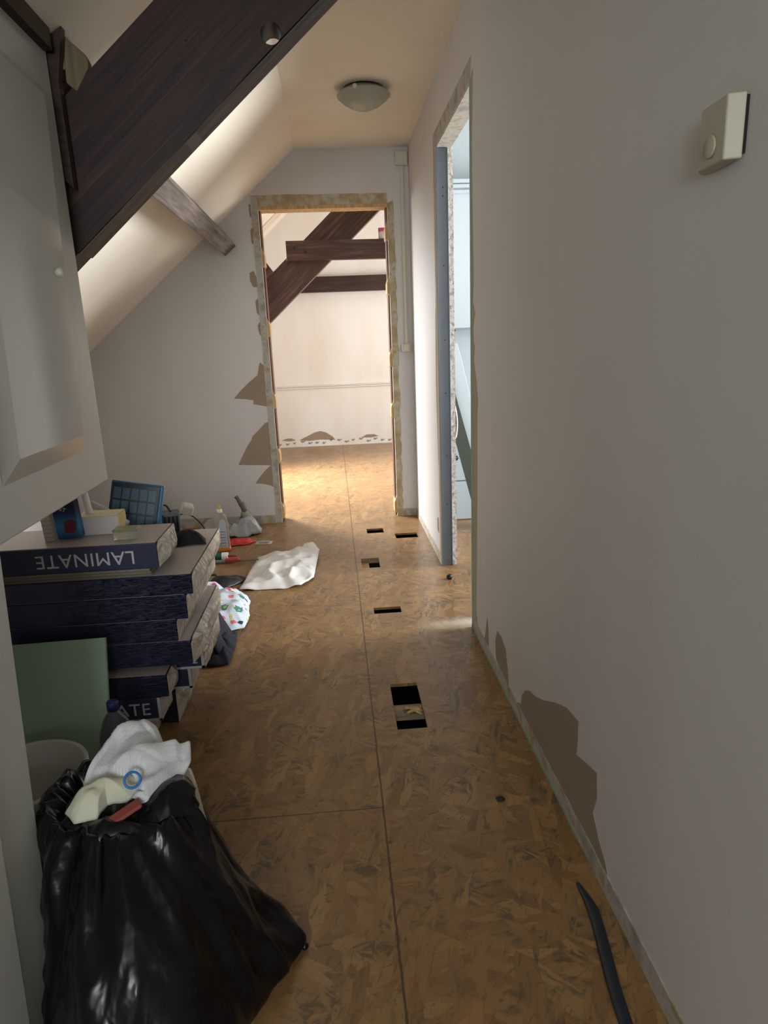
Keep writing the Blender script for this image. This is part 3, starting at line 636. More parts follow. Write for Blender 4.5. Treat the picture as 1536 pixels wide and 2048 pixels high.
# ------------------------------------------------------------------ leaning green board, bottle, bucket
bm = BM(); prism(bm, [(-1.07, 1.70, 0.004), (-0.695, 1.70, 0.004), (-0.721, 1.885, 0.401), (-1.05, 1.885, 0.395)], (0, -0.012, 0.005))
tg = NT('green_moisture_board'); tg.bump(tg.noise(tg.co, 120, 3), 0.2, 0.001)
gb = tag(obj('green_board', bm, tg.set(tg.mix(tg.noise(tg.co, 5, 3), S((150, 176, 154)), S((164, 188, 166))), 0.8), bevel=0.001), 'plain green gypsum board offcut leaning against the laminate stack', 'board')
e = tag(empty('water_bottle', (-0.645, 1.655, 0.0)), 'large clear plastic bottle with dark blue cap in front of the laminate stack', 'bottle')
PET = NT('clear_bottle').set(S((214, 222, 222)), 0.06, trans=0.93, ior=1.12, spec=0.8)
bm = BM(); lathe(bm, [(0.0, 0.002), (0.044, 0.002), (0.05, 0.012), (0.05, 0.08), (0.047, 0.1), (0.05, 0.12), (0.05, 0.19), (0.044, 0.225), (0.03, 0.262), (0.016, 0.283), (0.0135, 0.292)], 36); obj('bottle_body', bm, PET, e, True)
bm = BM(); lathe(bm, [(0.0, 0.315), (0.014, 0.315), (0.0155, 0.312), (0.0158, 0.29), (0.0, 0.29)], 24); obj('cap', bm, plain('navy_cap', (26, 40, 84), 0.4), e, True)
e = tag(empty('bucket', (-0.835, 1.53, 0)), 'white plastic bucket standing behind the black rubbish bag', 'bucket')
WB = plain('bucket_plastic', (206, 206, 200), 0.4, 0.05)
bm = BM(); lathe(bm, [(0.0, 0.003), (0.105, 0.003), (0.11, 0.01), (0.138, 0.19), (0.146, 0.192), (0.147, 0.2), (0.141, 0.204), (0.134, 0.2), (0.106, 0.015), (0.0, 0.012)], 48); obj('pail', bm, WB, e, True)
bm = BM(); lathe(bm, [(0.138, 0.165), (0.150, 0.166), (0.150, 0.171), (0.138, 0.172)], 48); obj('rim_band', bm, WB, e, True)

# ------------------------------------------------------------------ black rubbish bag
def bagfilm():
    t = NT('black_bin_film'); n = t.noise(t.map((1, 1, 0.4), (0.3, 0.5, 0)), 7, 2, 0.5, 1.2); n2 = t.noise(t.map((1, 1, 0.5), (0.2, 0.6, 0)), 22, 2, 0.5, 1.0)
    t.bump(t.math('ADD', n, t.math('MULTIPLY', n2, 0.22)), 0.5, 0.03)
    return t.set(S((14, 15, 19)), 0.24, spec=0.4)
BAG = bagfilm()
bg = tag(empty('rubbish_bag', (-0.45, 1.2, 0)), 'big full black rubbish bag sagging open against the cupboard on the left', 'rubbish bag')
secs = [(0.003, [(-0.60, 0.97), (-0.50, 0.86), (-0.40, 0.80), (-0.30, 0.87), (-0.24, 0.97), (-0.185, 1.06), (-0.138, 1.12), (-0.15, 1.16), (-0.23, 1.23), (-0.31, 1.33), (-0.40, 1.43), (-0.52, 1.49), (-0.68, 1.49), (-0.78, 1.40), (-0.76, 1.26), (-0.66, 1.17)]),
        (0.03, [(-0.60, 0.95), (-0.50, 0.84), (-0.40, 0.79), (-0.29, 0.85), (-0.22, 0.96), (-0.16, 1.06), (-0.122, 1.12), (-0.14, 1.165), (-0.22, 1.24), (-0.30, 1.34), (-0.40, 1.44), (-0.52, 1.50), (-0.69, 1.50), (-0.79, 1.40), (-0.77, 1.26), (-0.66, 1.17)]),
        (0.12, [(-0.585, 0.98), (-0.49, 0.85), (-0.39, 0.80), (-0.29, 0.86), (-0.235, 0.96), (-0.215, 1.05), (-0.21, 1.11), (-0.23, 1.17), (-0.28, 1.25), (-0.34, 1.34), (-0.42, 1.42), (-0.53, 1.47), (-0.69, 1.47), (-0.78, 1.38), (-0.76, 1.26), (-0.65, 1.17)]),
        (0.22, [(-0.565, 1.0), (-0.48, 0.88), (-0.39, 0.84), (-0.31, 0.90), (-0.275, 0.99), (-0.26, 1.06), (-0.262, 1.12), (-0.28, 1.18), (-0.32, 1.25), (-0.37, 1.32), (-0.44, 1.39), (-0.54, 1.43), (-0.66, 1.42), (-0.73, 1.34), (-0.71, 1.25), (-0.62, 1.16)]),
        (0.30, [(-0.565, 1.02), (-0.48, 0.95), (-0.41, 0.91), (-0.34, 0.95), (-0.31, 1.02), (-0.298, 1.08), (-0.30, 1.13), (-0.315, 1.18), (-0.35, 1.24), (-0.40, 1.30), (-0.46, 1.35), (-0.54, 1.38), (-0.63, 1.36), (-0.67, 1.29), (-0.655, 1.22), (-0.61, 1.13)]),
        (0.355, [(-0.575, 1.06), (-0.49, 1.02), (-0.43, 0.99), (-0.37, 1.01), (-0.335, 1.06), (-0.322, 1.10), (-0.325, 1.14), (-0.34, 1.19), (-0.37, 1.24), (-0.42, 1.28), (-0.47, 1.31), (-0.54, 1.33), (-0.60, 1.31), (-0.63, 1.26), (-0.625, 1.20), (-0.61, 1.12)]),
        (0.385, [(-0.565, 1.085), (-0.50, 1.06), (-0.44, 1.04), (-0.39, 1.05), (-0.355, 1.08), (-0.342, 1.12), (-0.345, 1.15), (-0.36, 1.19), (-0.39, 1.22), (-0.43, 1.25), (-0.47, 1.27), (-0.53, 1.29), (-0.58, 1.27), (-0.60, 1.23), (-0.60, 1.18), (-0.59, 1.12)]),
        (0.365, [(-0.55, 1.10), (-0.50, 1.08), (-0.45, 1.07), (-0.41, 1.08), (-0.38, 1.10), (-0.37, 1.13), (-0.37, 1.15), (-0.38, 1.18), (-0.40, 1.20), (-0.44, 1.23), (-0.47, 1.25), (-0.53, 1.26), (-0.56, 1.25), (-0.58, 1.22), (-0.58, 1.18), (-0.57, 1.12)]),
        (0.33, [(-0.54, 1.11), (-0.50, 1.10), (-0.46, 1.09), (-0.42, 1.10), (-0.40, 1.11), (-0.39, 1.13), (-0.39, 1.15), (-0.40, 1.17), (-0.42, 1.19), (-0.45, 1.21), (-0.48, 1.23), (-0.52, 1.24), (-0.55, 1.23), (-0.56, 1.21), (-0.56, 1.17), (-0.55, 1.13)])]
def cat(p0, p1, p2, p3, s): return tuple(0.5 * ((2 * b) + (c - a) * s + (2 * a - 5 * b + 4 * c - d) * s * s + (3 * b - a - 3 * c + d) * s ** 3) for a, b, c, d in zip(p0, p1, p2, p3))
bm = BM(); SEG = 8; rings = []
lev = []
for z, o_ in secs:
    n = len(o_); ring = []
    for k in range(n):
        for s in range(SEG): ring.append(cat(o_[(k - 1) % n], o_[k], o_[(k + 1) % n], o_[(k + 2) % n], s / SEG) + (z,))
    lev.append(ring)
full = []
for k in range(len(lev) - 1):
    a, b, c, d = lev[max(k - 1, 0)], lev[k], lev[k + 1], lev[min(k + 2, len(lev) - 1)]
    for s in range(8 if k < 5 else 4):
        t = s / (8 if k < 5 else 4); full.append([cat(a[i], b[i], c[i], d[i], t) for i in range(len(b))])
full.append(lev[-1])
cxb, cyb = -0.47, 1.16
for li, ring in enumerate(full):
    vs = []
    for i, (x, y, z) in enumerate(ring):
        dv = Vector((x - cxb, y - cyb, 0)).normalized(); a = math.atan2(dv.y, dv.x)
        p = Vector((x, y, z))
        f1 = noise.noise(Vector((math.cos(a) * 3.2 + z * 4, math.sin(a) * 3.2, z * 2.2)))
        f2 = noise.noise(Vector((math.cos(a) * 9 + z * 6, math.sin(a) * 9, z * 5 + 4)))
        amp = min(1, z / 0.05)
        off = 0.022 * (1 - abs(f1) * 2.4) * amp + 0.011 * f2 * amp - 0.012 * amp
        p += dv * off; p.z = max(0.003, z + (0.012 * f2 if z > 0.3 else 0))
        lim = -0.548 - 0.11 * p.z - max(0, p.y - 1.03) * 0.3
        if p.y < 1.03 + 0.33 * p.z and p.x < lim: p.x = lim + (p.x - lim) * 0.05
        vs.append(bm.verts.new((p.x + 0.45, p.y - 1.2, p.z)))
    rings.append(vs)
for a, b in zip(rings, rings[1:]):
    n = len(a)
    for i in range(n): bm.faces.new([a[i], a[(i + 1) % n], b[(i + 1) % n], b[i]])
bm.faces.new(rings[0][::-1]); bm.faces.new(rings[-1])
obj('bag_film', bm, BAG, bg, True)
def flap(pts, h, amp, seed, fr=20):
    return crumple([(x + 0.45, y - 1.2) for x, y in pts], h, lambda x, y, q: 0.03 * (1 - q * q), amp=amp, seed=seed, fr=fr, edge=-0.05)
obj('folded_rim', flap([(-0.585, 1.10), (-0.55, 1.06), (-0.47, 1.035), (-0.40, 1.03), (-0.35, 1.06), (-0.36, 1.10), (-0.44, 1.09), (-0.52, 1.11), (-0.58, 1.14)], 0.352, 0.014, 3, 12), BAG, bg, True)
obj('folded_rim', flap([(-0.45, 1.10), (-0.38, 1.06), (-0.325, 1.10), (-0.32, 1.17), (-0.35, 1.21), (-0.42, 1.20)], 0.372, 0.016, 9, 12), BAG, bg, True)
bm = BM(); lathe(bm, [(0.0, 0), (0.006, 0.0), (0.009, 0.006), (0.005, 0.013), (0, 0.014)], 10, T(0.323, -0.075, 0.004)); obj('corner_knot', bm, BAG, bg, True)
# pale bin liner sticking out at the right of the bag
e = tag(empty('pale_bin_liner', (-0.34, 1.2, 0)), 'pale translucent liner edge showing along the right side of the black bag', 'bin liner')
PALEF = plain('pale_film', (190, 182, 160), 0.25, 0.1, 20, bump=0.3)
bm = BM(); tube(bm, [(-0.022, 0.06, 0.352), (0.0, 0.01, 0.352), (0.025, -0.04, 0.315), (0.048, -0.07, 0.265), (0.06, -0.08, 0.235)], lambda t: 0.013 * (1 - 0.7 * t) + 0.001, 10, 0.8); obj('film', bm, PALEF, e, True)
# white cloth on the bag: crumpled textured paper towel
def towelmat():
    t = NT('waffle_cloth'); w = t.n('ShaderNodeTexChecker'); t.l(t.co, w.inputs[0]); w.inputs['Scale'].default_value = 320
    w.inputs[1].default_value = S((226, 228, 230)); w.inputs[2].default_value = S((208, 212, 216))
    t.bump(t.noise(t.co, 30, 3), 0.3, 0.004)
    return t.set(w.outputs[0], 0.7, spec=0.2)
TWL = towelmat()
def ragobj(name, cx, cy, cz, pts, label, catg, mat, hfun, amp, fr, seed, th=0.002, part='cloth', rot=(0, 0, 0)):
    e = tag(empty(name, (cx, cy, cz), rot), label, catg)
    solid(obj(part, crumple(pts, 0, hfun, rings=22, seg=120, amp=amp, fr=fr, seed=seed, edge=-0.2), mat, e, True), th)
    return e
e = ragobj('white_cloth', -0.44, 1.19, 0.388, [(-0.105, -0.01), (-0.075, 0.05), (-0.05, 0.115), (0.0, 0.125), (0.03, 0.10), (0.05, 0.06), (0.10, 0.07), (0.108, 0.02), (0.075, -0.04), (0.05, -0.085), (0.0, -0.07), (-0.05, -0.06), (-0.10, -0.06)],
           'crumpled white waffle paper towel heaped on top of the black bag', 'cloth', TWL, lambda x, y, q: 0.055 * (1 - q ** 1.6) + y * 0.22 + (0.014 if q > .8 else 0) * math.sin(x * 60), 0.035, 11, 21, rot=(0.28, -0.05, 0))
# filling inside the bag under the cloth
bm = crumple([(-0.11, -0.08), (0.0, -0.09), (0.085, -0.05), (0.1, 0.04), (0.02, 0.1), (-0.08, 0.09), (-0.13, 0.0)], 0, lambda x, y, q: 0.07 * (1 - q ** 3) - 0.02, amp=0.02, seed=30, edge=-0.1)
fb = tag(empty('bag_filling', (-0.46, 1.18, 0.345)), 'dark crumpled rubbish showing in the mouth of the black bag', 'rubbish'); obj('rubbish', bm, plain('dark_rubbish', (40, 38, 40), 0.6, 0.4, 20), fb, True)
ragobj('cream_rag', -0.475, 1.125, 0.385, [(-0.075, -0.015), (-0.06, 0.03), (0.0, 0.05), (0.05, 0.06), (0.07, 0.035), (0.045, 0.0), (0.0, -0.005), (-0.01, -0.035), (-0.05, -0.04)],
       'cream crumpled rag with blue-ringed end lying below the white cloth', 'rag', plain('cream_rag', (206, 206, 184), 0.6, 0.1, 14), lambda x, y, q: 0.03 * (1 - q * q) + y * 0.15, 0.02, 17, 41)
e = tag(empty('blue_ring', (-0.425, 1.128, 0.437), (math.radians(62), 0.15, 0.35)), 'small bright blue plastic ring on the crumpled white cloth', 'ring')
bm = BM(); lathe(bm, [(0.012, -0.003), (0.0165, -0.003), (0.0165, 0.003), (0.012, 0.003), (0.012, -0.003)], 28); obj('ring_body', bm, plain('bright_blue', (44, 116, 186), 0.35), e, True)
e = tag(empty('red_scrap', (-0.43, 1.085, 0.40), (0.3, -0.3, 0.5)), 'dull red plastic scrap in the mouth of the black bag', 'scrap')
bm = BM(); box(bm, -0.03, 0.03, -0.011, 0.011, -0.004, 0.004); obj('scrap_body', bm, plain('dull_red', (142, 70, 62), 0.5), e, bevel=0.004)

# ------------------------------------------------------------------ floor things beyond the stack
e = tag(empty('white_plastic_bag', (-0.33, 3.55, 0)), 'flat empty white plastic bag lying on the strand board floor', 'plastic bag')
FILM = plain('white_film', (226, 224, 220), 0.35, 0.03, 6)
pts = [(-0.215, -0.285), (-0.2, -0.06), (-0.18, 0.25), (-0.10, 0.285), (0.05, 0.29), (0.115, 0.37), (0.15, 0.35), (0.19, 0.24), (0.172, 0.03), (0.165, -0.17), (0.10, -0.275), (0.0, -0.29)]
solid(obj('film', crumple(pts, 0.0, lambda x, y, q: 0.03 * (1 - q ** 2) + (0.05 * max(0, x) * 6 * max(0, y) * 6 * 0.4), rings=22, seg=132, amp=0.03, fr=9, seed=61), FILM, e, True), 0.0012)
# floral tea towel
def floral():
    t = NT('floral_print')
    base = S((204, 212, 222))
    col = t.mix(t.ramp(t.noise(t.co, 40, 4, 0.7), [(0.52, BLK), (0.6, WHT)]), base, S((186, 206, 220)))
    for sc, off, thr, c in ((17, 0, 0.5, (170, 70, 100)), (15, 5, 0.42, (70, 128, 116)), (26, 9, 0.4, (48, 60, 78)), (30, 3, 0.34, (196, 194, 130)), (24, 14, 0.4, (216, 112, 118))):
        v = t.n('ShaderNodeTexVoronoi'); t.l(t.map((1, 1, 1), loc=(off, off * 0.7, 0)), v.inputs[0]); v.inputs['Scale'].default_value = sc
        sp = t.n('ShaderNodeSeparateColor'); t.l(v.outputs['Color'], sp.inputs[0])
        nn = t.math('ADD', v.outputs['Distance'], t.math('MULTIPLY', t.noise(t.co, 90, 3), 0.5))
        m = t.math('MULTIPLY', t.math('LESS_THAN', nn, thr + 0.18), t.math('GREATER_THAN', sp.outputs[0], 0.72))
        col = t.mix(m, col, S(c))
    return t.set(col, 0.75, spec=0.2)
e = tag(empty('tea_towel', (-0.55, 3.0, 0)), 'white tea towel printed with pink and green flowers on the floor beside the stack', 'tea towel')
pts = [(-0.21, 0.38), (-0.14, 0.36), (-0.06, 0.26), (-0.01, 0.27), (0.03, 0.2), (0.08, 0.1), (0.085, -0.02), (0.1, -0.1), (0.09, -0.22), (0.03, -0.26), (-0.1, -0.24), (-0.2, -0.15), (-0.24, 0.1)]
solid(obj('cloth', crumple(pts, 0.0, lambda x, y, q: 0.05 * (1 - q ** 2), rings=20, seg=120, amp=0.03, fr=8, seed=72), floral(), e, True), 0.002)
# navy trousers hanging off the stack
e = tag(empty('navy_garment', (-0.525, 2.53, 0)), 'dark navy garment slumped from the laminate stack down to the floor', 'garment')
NC = plain('navy_cloth', (24, 26, 38), 0.85, 0.1)
bm = BM(); g = []
A0 = [(-0.12, 0.28, 0.36), (-0.10, 0.15, 0.345), (-0.10, 0.05, 0.33), (-0.10, -0.05, 0.32)]
prof = []
for i in range(13):
    t = i / 12; row = []
    for j in range(11):
        s = j / 10
        x = -0.115 + 0.135 * (t ** 1.5) + 0.012 * math.sin(s * 7 + t * 3); yv = 0.17 - 0.25 * s + (0.03 * t); z = 0.33 * (1 - t) ** 1.1 + 0.004
        x += 0.10 * (1 - abs(s - 0.6)) * t * (1 - t) * 0.7
        row.append(bm.verts.new((x, yv, z)))
    g.append(row)
for i in range(12):
    for j in range(10): bm.faces.new([g[i][j], g[i + 1][j], g[i + 1][j + 1], g[i][j + 1]])
solid(obj('cloth', bm, NC, e, True), 0.012)
solid(obj('hem', crumple([(-0.10, -0.09), (-0.02, -0.10), (0.045, -0.09), (0.05, 0.05), (0.04, 0.2), (-0.06, 0.24)], 0.004, lambda x, y, q: 0.03 * (1 - q * q), amp=0.015, seed=80), NC, e, True), 0.004)
# black straps
e = tag(empty('black_strap', (-0.65, 3.38, 0)), 'tangled black strap on the floor between the tea towel and the white bag', 'strap')
bm = BM(); tube(bm, [(-0.19, 0.13, 0.01), (-0.10, 0.11, 0.02), (-0.05, 0.08, 0.03), (-0.03, 0.0, 0.03)], 0.006, 8); obj('cord', bm, DARK, e, True)
solid(obj('webbing', crumple([(-0.09, 0.0), (-0.06, 0.08), (-0.03, 0.09), (-0.01, 0.02), (0.04, 0.05), (0.08, 0.09), (0.115, 0.07), (0.10, 0.01), (0.04, -0.06), (-0.02, -0.10), (-0.08, -0.07)], 0.0, lambda x, y, q: 0.035 * (1 - q * q), amp=0.012, seed=90), DARK, e, True), 0.003)
# detergent bottle
e = tag(empty('detergent_bottle', (-0.742, 3.99, 0), (0, 0, 0.0)), 'clear detergent bottle with yellow cap, orange liquid and white label on the floor', 'bottle')
HAZE = NT('cloudy_plastic').set(S((206, 206, 190)), 0.2, trans=0.55, ior=1.2)
def squash(prof, mat, name, zmax=1, sm=True, seg=28, sx=1.0, sy=0.55):
    bm = BM(); lathe(bm, prof, seg, Matrix.Diagonal((sx, sy, 1, 1))); return obj(name, bm, mat, e, sm)
squash([(0, 0.002), (0.046, 0.002), (0.049, 0.01), (0.047, 0.035), (0.0, 0.035)], plain('orange_liquid', (206, 128, 50), 0.15, 0.05), 'liquid')
squash([(0.047, 0.036), (0.045, 0.10), (0.042, 0.16), (0.043, 0.2), (0.038, 0.225), (0.02, 0.243), (0.013, 0.25)], HAZE, 'bottle_body')
squash([(0.016, 0.25), (0.0165, 0.268), (0.009, 0.27), (0, 0.27)], plain('white_collar', (226, 226, 222), 0.4), 'collar', sy=1)
squash([(0.009, 0.27), (0.0095, 0.286), (0.006, 0.292), (0, 0.292)], plain('yellow_cap', (206, 182, 46), 0.4), 'cap', sy=1)
bm = BM(); prism(bm, [(-0.012, -0.0272, 0.03), (0.036, -0.022, 0.03), (0.034, -0.022, 0.15), (0.034, -0.022, 0.19), (0.022, -0.0255, 0.215), (0.0, -0.0275, 0.205), (-0.012, -0.0272, 0.15)], (0, -0.001, 0)); lb = obj('label', bm, plain('blue_white_label', (206, 214, 226), 0.4, 0.1, 80), e)
for k in range(6):
    bm = BM(); box(bm, -0.006, 0.028, -0.0292, -0.0288, 0.04 + k * 0.018, 0.046 + k * 0.018); obj('print_line', bm, plain('label_print', (120, 150, 190) if k % 2 else (206, 160, 164), 0.5), lb)
# spray bottle
e = tag(empty('spray_bottle', (-1.27, 4.44, 0), (0, 0, 0.05)), 'white spray bottle with pale blue label standing by the back wall', 'bottle')
WS = plain('milky_plastic', (204, 208, 196), 0.4, 0.03)
squash([(0, 0.0), (0.048, 0.0), (0.05, 0.01), (0.05, 0.19), (0.04, 0.215), (0.018, 0.235), (0.016, 0.245)], WS, 'bottle_body', sy=0.65)
squash([(0.0505, 0.06), (0.0505, 0.165)], plain('pale_blue_label', (140, 178, 186), 0.4, 0.06, 30), 'label', sy=0.66)
squash([(0.018, 0.24), (0.018, 0.262), (0, 0.262)], WS, 'collar', sy=1)
bm = BM(); box(bm, -0.055, 0.03, -0.013, 0.013, 0.262, 0.292); obj('spray_head', bm, WS, e, bevel=0.005)
bm = BM(); box(bm, -0.04, -0.028, -0.006, 0.006, 0.215, 0.262, T(0, 0, 0)); obj('trigger', bm, WS, e, bevel=0.003)
# sealant tube, red tube, rod
e = tag(empty('sealant_tube', (-0.77, 3.815, 0.0), (0, 0, -0.03)), 'white and green sealant cartridge lying on the floor before the detergent bottle', 'sealant tube')
bm = BM(); lathe(bm, [(0.0, 0), (0.023, 0), (0.023, 0.155), (0.0, 0.157)], 24, T(-0.07, 0, 0.023) @ Ry(PI / 2)); obj('cartridge', bm, plain('white_cartridge', (222, 222, 220), 0.4), e, True)
bm = BM(); lathe(bm, [(0.0235, 0.0), (0.0235, 0.125)], 24, T(-0.075, 0, 0.023) @ Ry(PI / 2)); obj('label', bm, plain('green_black_label', (28, 96, 66), 0.4, 0.7, 55), e, True)
bm = BM(); lathe(bm, [(0.009, 0), (0.004, 0.05)], 14, T(0.086, 0, 0.023) @ Ry(PI / 2), True); obj('nozzle', bm, plain('red_nozzle', (150, 50, 44), 0.4), e, True)
e = tag(empty('caulking_gun', (-0.70, 3.745, 0.0), (0, 0, -0.02)), 'thin grey and red caulking gun lying beside the sealant cartridge', 'tool')
bm = BM(); tube(bm, [(-0.13, 0, 0.012), (0.0, 0, 0.012), (0.06, 0, 0.012)], 0.011, 10); obj('barrel', bm, plain('grey_barrel', (120, 122, 120), 0.4), e, True)
bm = BM(); tube(bm, [(0.01, -0.004, 0.02), (0.09, -0.004, 0.02)], 0.012, 10); obj('red_sleeve', bm, plain('red_sleeve', (178, 52, 48), 0.45, 0.3, 40), e, True)
bm = BM(); tube(bm, [(0.09, 0.0, 0.012), (0.2, 0.01, 0.012)], 0.006, 8); obj('rod', bm, plain('rod_grey', (110, 108, 106), 0.4), e, True)
# red tray, bags of bits, cables
e = tag(empty('red_pouch', (-0.63, 4.13, 0)), 'flat red plastic pouch behind the detergent bottle on the floor', 'pouch')
solid(obj('film', crumple([(-0.20, -0.04), (-0.1, -0.06), (0.03, -0.03), (0.075, 0.03), (0.05, 0.06), (-0.06, 0.045), (-0.18, 0.02)], 0, lambda x, y, q: 0.022 * (1 - q * q), amp=0.012, seed=101, fr=22), plain('red_film', (206, 52, 58), 0.35, 0.1, 20), e, True), 0.001)
e = tag(empty('clear_plastic_bag', (-0.86, 4.33, 0)), 'crinkled clear plastic bag behind and left of the detergent bottle', 'plastic bag')
CR = NT('clear_film'); CR.bump(CR.noise(CR.co, 40, 4, 0.7, 1), 0.8, 0.01); CR = CR.set(S((206, 200, 198)), 0.2, trans=0.4, ior=1.1)
solid(obj('film', crumple([(-0.1, -0.08), (0.05, -0.1), (0.16, -0.05), (0.14, 0.08), (0.0, 0.1), (-0.1, 0.05)], 0, lambda x, y, q: 0.09 * (1 - q * q), amp=0.04, seed=111, fr=13), CR, e, True), 0.001)
e = tag(empty('grey_plastic_bag', (-0.64, 4.38, 0)), 'crumpled blue-grey plastic bag right behind the detergent bottle', 'plastic bag')
solid(obj('film', crumple([(-0.12, -0.1), (0.0, -0.11), (0.10, -0.07), (0.09, 0.07), (-0.02, 0.1), (-0.12, 0.05)], 0, lambda x, y, q: 0.075 * (1 - q * q) , amp=0.035, seed=121, fr=14), plain('blue_grey_film', (164, 172, 172), 0.3, 0.15, 20, trans=0.2), e, True), 0.001)
e = tag(empty('foam_gun', (-0.68, 4.47, 0), (0, 0, 0)), 'dark grey trigger gun propped by the back wall behind the detergent bottle', 'tool')
GG = plain('gun_grey', (92, 92, 92), 0.5, 0.3, 30)
bm = BM(); tube(bm, [(-0.035, 0.02, 0.235), (-0.02, 0.015, 0.21), (0.0, 0.0, 0.17)], 0.013, 10); obj('barrel', bm, GG, e, True)
bm = BM(); tube(bm, [(0.0, 0, 0.19), (0.02, -0.01, 0.13), (0.0, -0.01, 0.08)], 0.019, 10); obj('body', bm, GG, e, True)
bm = BM(); tube(bm, [(0.01, 0, 0.13), (0.06, -0.03, 0.06), (0.08, -0.05, 0.01)], lambda t: 0.025 + 0.02 * t, 10); obj('handle', bm, plain('pale_grip', (150, 150, 136), 0.5), e, True)
e = tag(empty('blister_card', (-0.505, 4.11, 0), (0, 0, -0.1)), 'small pale blister pack lying on the floor right of the red pouch', 'blister pack')
bm = BM(); box(bm, -0.05, 0.05, -0.028, 0.028, 0, 0.006); obj('card', bm, plain('pale_card', (190, 180, 168), 0.4), e, bevel=0.002)
bm = BM(); box(bm, -0.03, 0.035, -0.016, 0.016, 0.006, 0.016); obj('bubble', bm, CR, e, bevel=0.004)
e = tag(empty('black_cable', (-0.85, 4.15, 0)), 'thin black cable looping on the floor left of the detergent bottle', 'cable')
bm = BM(); tube(bm, [(-0.32, 0.24, 0.10), (-0.24, 0.2, 0.16), (-0.12, 0.12, 0.165), (-0.02, 0.0, 0.09), (-0.03, -0.07, 0.01), (0.05, -0.1, 0.006), (0.09, -0.13, 0.006)], 0.004, 8); obj('loop', bm, DARK, e, True)
bm = BM(); tube(bm, [(-0.08, -0.02, 0.012), (0.0, 0.03, 0.05), (0.07, 0.05, 0.07), (0.12, 0.1, 0.01)], 0.004, 8); obj('loop', bm, DARK, e, True)
e = tag(empty('red_cable', (-0.86, 4.05, 0)), 'red cable lying on the floor left of the detergent bottle', 'cable')
bm = BM(); tube(bm, [(-0.12, 0.12, 0.01), (-0.05, 0.03, 0.012), (0.02, 0.02, 0.012), (0.06, 0.04, 0.012)], 0.008, 8); obj('cord', bm, plain('red_cord', (176, 40, 50), 0.4), e, True)
# floor debris
e = tag(obj('rubber_stopper', (lambda b: (lathe(b, [(0, 0), (0.012, 0.0), (0.017, 0.01), (0.014, 0.024), (0, 0.028)], 16), b)[1])(BM()), DARK, None, True), 'small round black stopper on the floor in front of the right opening', 'stopper'); e.location = (0.577 - 0.03, 3.275, 0)
e.location = (0.55, 3.255, 0.0)
bm = BM(); tube(bm, [(0.494, 1.225, 0.004), (0.500, 1.15, 0.006), (0.488, 1.06, 0.007), (0.473, 0.97, 0.007), (0.463, 0.88, 0.007), (0.455, 0.78, 0.006)], lambda t: 0.004 + 0.009 * min(1, t * 5), 10, 0.45)
tag(obj('rubber_strip', bm, plain('blue_black_rubber', (34, 44, 54), 0.45), None, True), 'dark bluish rubber strip lying along the foot of the near right wall', 'strip')
bm = crumple([(-0.01, -0.006), (0.008, -0.009), (0.014, 0.0), (0.004, 0.008), (-0.012, 0.006)], 0, lambda x, y, q: 0.008 * (1 - q * q), rings=4, seg=20, amp=0.004, seed=3)
o = tag(obj('dirt_crumb', bm, VOID, None, True), 'dark crumb of dirt on the floor near the right wall patch', 'crumb'); o.location = (0.39, 1.53, 0)
# splintered offcut across the biggest hole
e = tag(empty('splintered_offcut', (0.19, 2.03, -0.02)), 'splintered pale wood scrap lying across the largest floor hole', 'wood scrap')
bm = BM(); box(bm, -0.012, 0.05, -0.006, 0.012, 0.0, 0.010, Rz(0.35)); box(bm, 0.0, 0.04, -0.02, -0.008, 0.0, 0.009, Rz(-0.25)); obj('scrap', bm, TAN, e)
for k in range(6):
    rr = random.Random(k); bm = BM(); box(bm, -0.03, 0.03, -0.0025, 0.0025, 0.012, 0.016, T(0.02, 0.004 * k - 0.01, 0) @ Rz(rr.uniform(-0.9, 0.9)) @ Ry(rr.uniform(-0.15, 0.15))); obj('splinter', bm, PALEW, e)

# ------------------------------------------------------------------ far room timbers
yt = 6.0
beam('rafter', (-1.15, yt + 0.05, 1.03), (1.05, yt + 0.05, 3.0), 0.27, 0.10, DARKW2, 'reddish brown rafter of the far room seen through the doorway', nrm=(0, -1, 0))
beam('collar_beam', (-0.335, yt - 0.04, 1.985), (1.6, yt - 0.04, 1.975), 0.155, 0.07, DARKW2, 'brown horizontal collar beam bolted across the far rafter, a jar on top', nrm=(0, -1, 0))
cbm = bpy.data.objects['collar_beam']
for x in (0.28, 0.19):
    bm = BM(); lathe(bm, [(0.011, 0), (0.011, 0.004), (0.006, 0.008)], 12, T(x * 1.0 - 0.12, 0.0 + (0.02 if x < .2 else -0.012), 0.035), True); obj('bolt_head', bm, DARK, cbm)
beam('gable_tie', (-0.6, 8.10, 1.885), (2.3, 8.10, 1.885), 0.17, 0.10, DARKW, 'dark horizontal tie beam lying against the far gable wall', nrm=(0, -1, 0))
beam('stub_beam', (-0.98, 5.93, 1.51), (-0.475, 5.93, 1.855), 0.10, 0.08, DARKW2, 'short reddish timber stub above the far rafter by the doorway jamb', nrm=(0, -1, 0))
nb2 = Vector((0.669, 0, -0.743))
for yy, lab in ((6.75, 'cream painted rafter on the far room slope, the nearer of two'), (7.7, 'cream painted rafter on the far room slope, the farther of two')):
    beam('painted_rafter', Vector((-1.7, yy, sl2(-1.7))) + nb2 * 0.03, Vector((0.2, yy, sl2(0.2))) + nb2 * 0.03, 0.14, 0.055, CEIL, lab, 'rafter', nrm=nb2)
e = tag(empty('paint_jar', (0.475, yt - 0.04, 2.057)), 'small glass jar with pink lid standing on the far collar beam', 'jar')
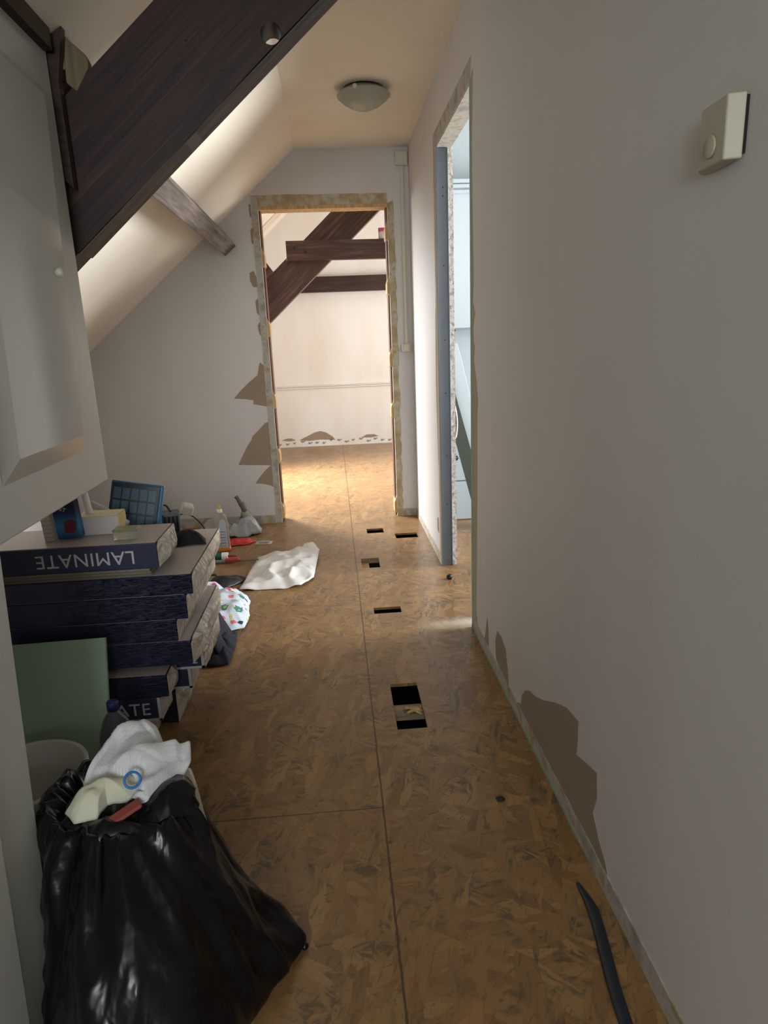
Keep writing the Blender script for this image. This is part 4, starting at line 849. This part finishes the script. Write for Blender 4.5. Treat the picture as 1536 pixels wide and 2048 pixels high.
bm = BM(); lathe(bm, [(0, 0), (0.03, 0), (0.031, 0.06), (0.0, 0.062)], 20); obj('jar_body', bm, plain('jar_glass', (196, 190, 186), 0.2, 0.5, 40), e, True)
bm = BM(); lathe(bm, [(0, 0.062), (0.031, 0.062), (0.031, 0.088), (0, 0.09)], 20); obj('lid', bm, plain('pink_lid', (196, 70, 120), 0.4), e, True)

# ------------------------------------------------------------------ right room things
e = tag(empty('white_wardrobe', (0.95, 4.4, 0)), 'tall pale wall cupboard with moulded cornice in the room on the right', 'cupboard')
bm = BM(); box(bm, -0.3, 0.5, 0, 0.17, 1.29, 2.13); obj('carcass', bm, RPANEL, e)
for z, dy in ((2.09, 0.012), (2.12, 0.025), (2.145, 0.04)):
    bm = BM(); box(bm, -0.31, 0.51, -dy, 0.0, z, z + 0.022); obj('cornice', bm, RPANEL, e, bevel=0.004)
e = tag(empty('base_unit', (0.95, 4.42, 0)), 'low pale base unit against the back of the room on the right', 'cupboard')
bm = BM(); box(bm, -0.32, 0.6, 0.0, 0.15, 0, 0.62); obj('carcass', bm, RPANEL, e, bevel=0.002)
bm = BM(); box(bm, -0.32, 0.6, -0.018, 0.0, 0.004, 0.272); obj('drawer_front', bm, RPANEL, e, bevel=0.003)
bm = BM(); box(bm, -0.32, 0.6, -0.018, 0.0, 0.28, 0.61); dd = obj('drawer_front', bm, RPANEL, e, bevel=0.003)
bm = BM(); lathe(bm, [(0, 0), (0.014, 0), (0.018, 0.02), (0, 0.026)], 14, T(-0.155, -0.018, 0.44) @ Rx(PI / 2)); obj('knob', bm, DARK, dd, True)
DG = plain('dark_green_board', (52, 58, 50), 0.7, 0.15)
bm = BM(); prism(bm, [(0.62, 4.12, 1.44), (0.72, 4.12, 1.0), (0.99, 4.12, -0.17 + 0.175), (0.90, 4.12, 0.005), (0.62, 4.12, 1.10)], (0, 0.02, 0))
tag(obj('dark_plank', bm, DG), 'dark green plank leaning diagonally in the room on the right', 'plank')
bm = BM(); prism(bm, [(0.64, 4.17, 1.17), (0.772, 4.17, 1.20), (0.80, 4.17, 1.10), (1.05, 4.17, 0.02), (1.0, 4.17, 0.004), (0.66, 4.17, 0.9)], (0, 0.03, 0))
tag(obj('leaning_board', bm, RPANEL, bevel=0.002), 'white board leaning behind the dark plank in the room on the right', 'board')
e = tag(empty('hanging_cord', (0.634, 3.50, 0.0)), 'loop of white cord hanging against the crumbling wall end in the right room', 'cord')
bm = BM(); tube(bm, [(-0.004, 0, 0.90), (0.008, 0, 0.84), (0.012, 0, 0.78), (0.006, 0, 0.72), (-0.004, 0, 0.70)], 0.003, 6); obj('loop', bm, plain('white_cord', (220, 220, 216), 0.5), e, True)
bm = BM(); prism(bm, [(0.60, 4.35, 1.28), (0.80, 4.35, 1.28), (0.70, 4.35, 1.10), (0.60, 4.35, 1.16)], (0, 0.03, 0)); tag(obj('dark_bracket', bm, DARK), 'black angled bracket under the pale wall cupboard in the right room', 'bracket')
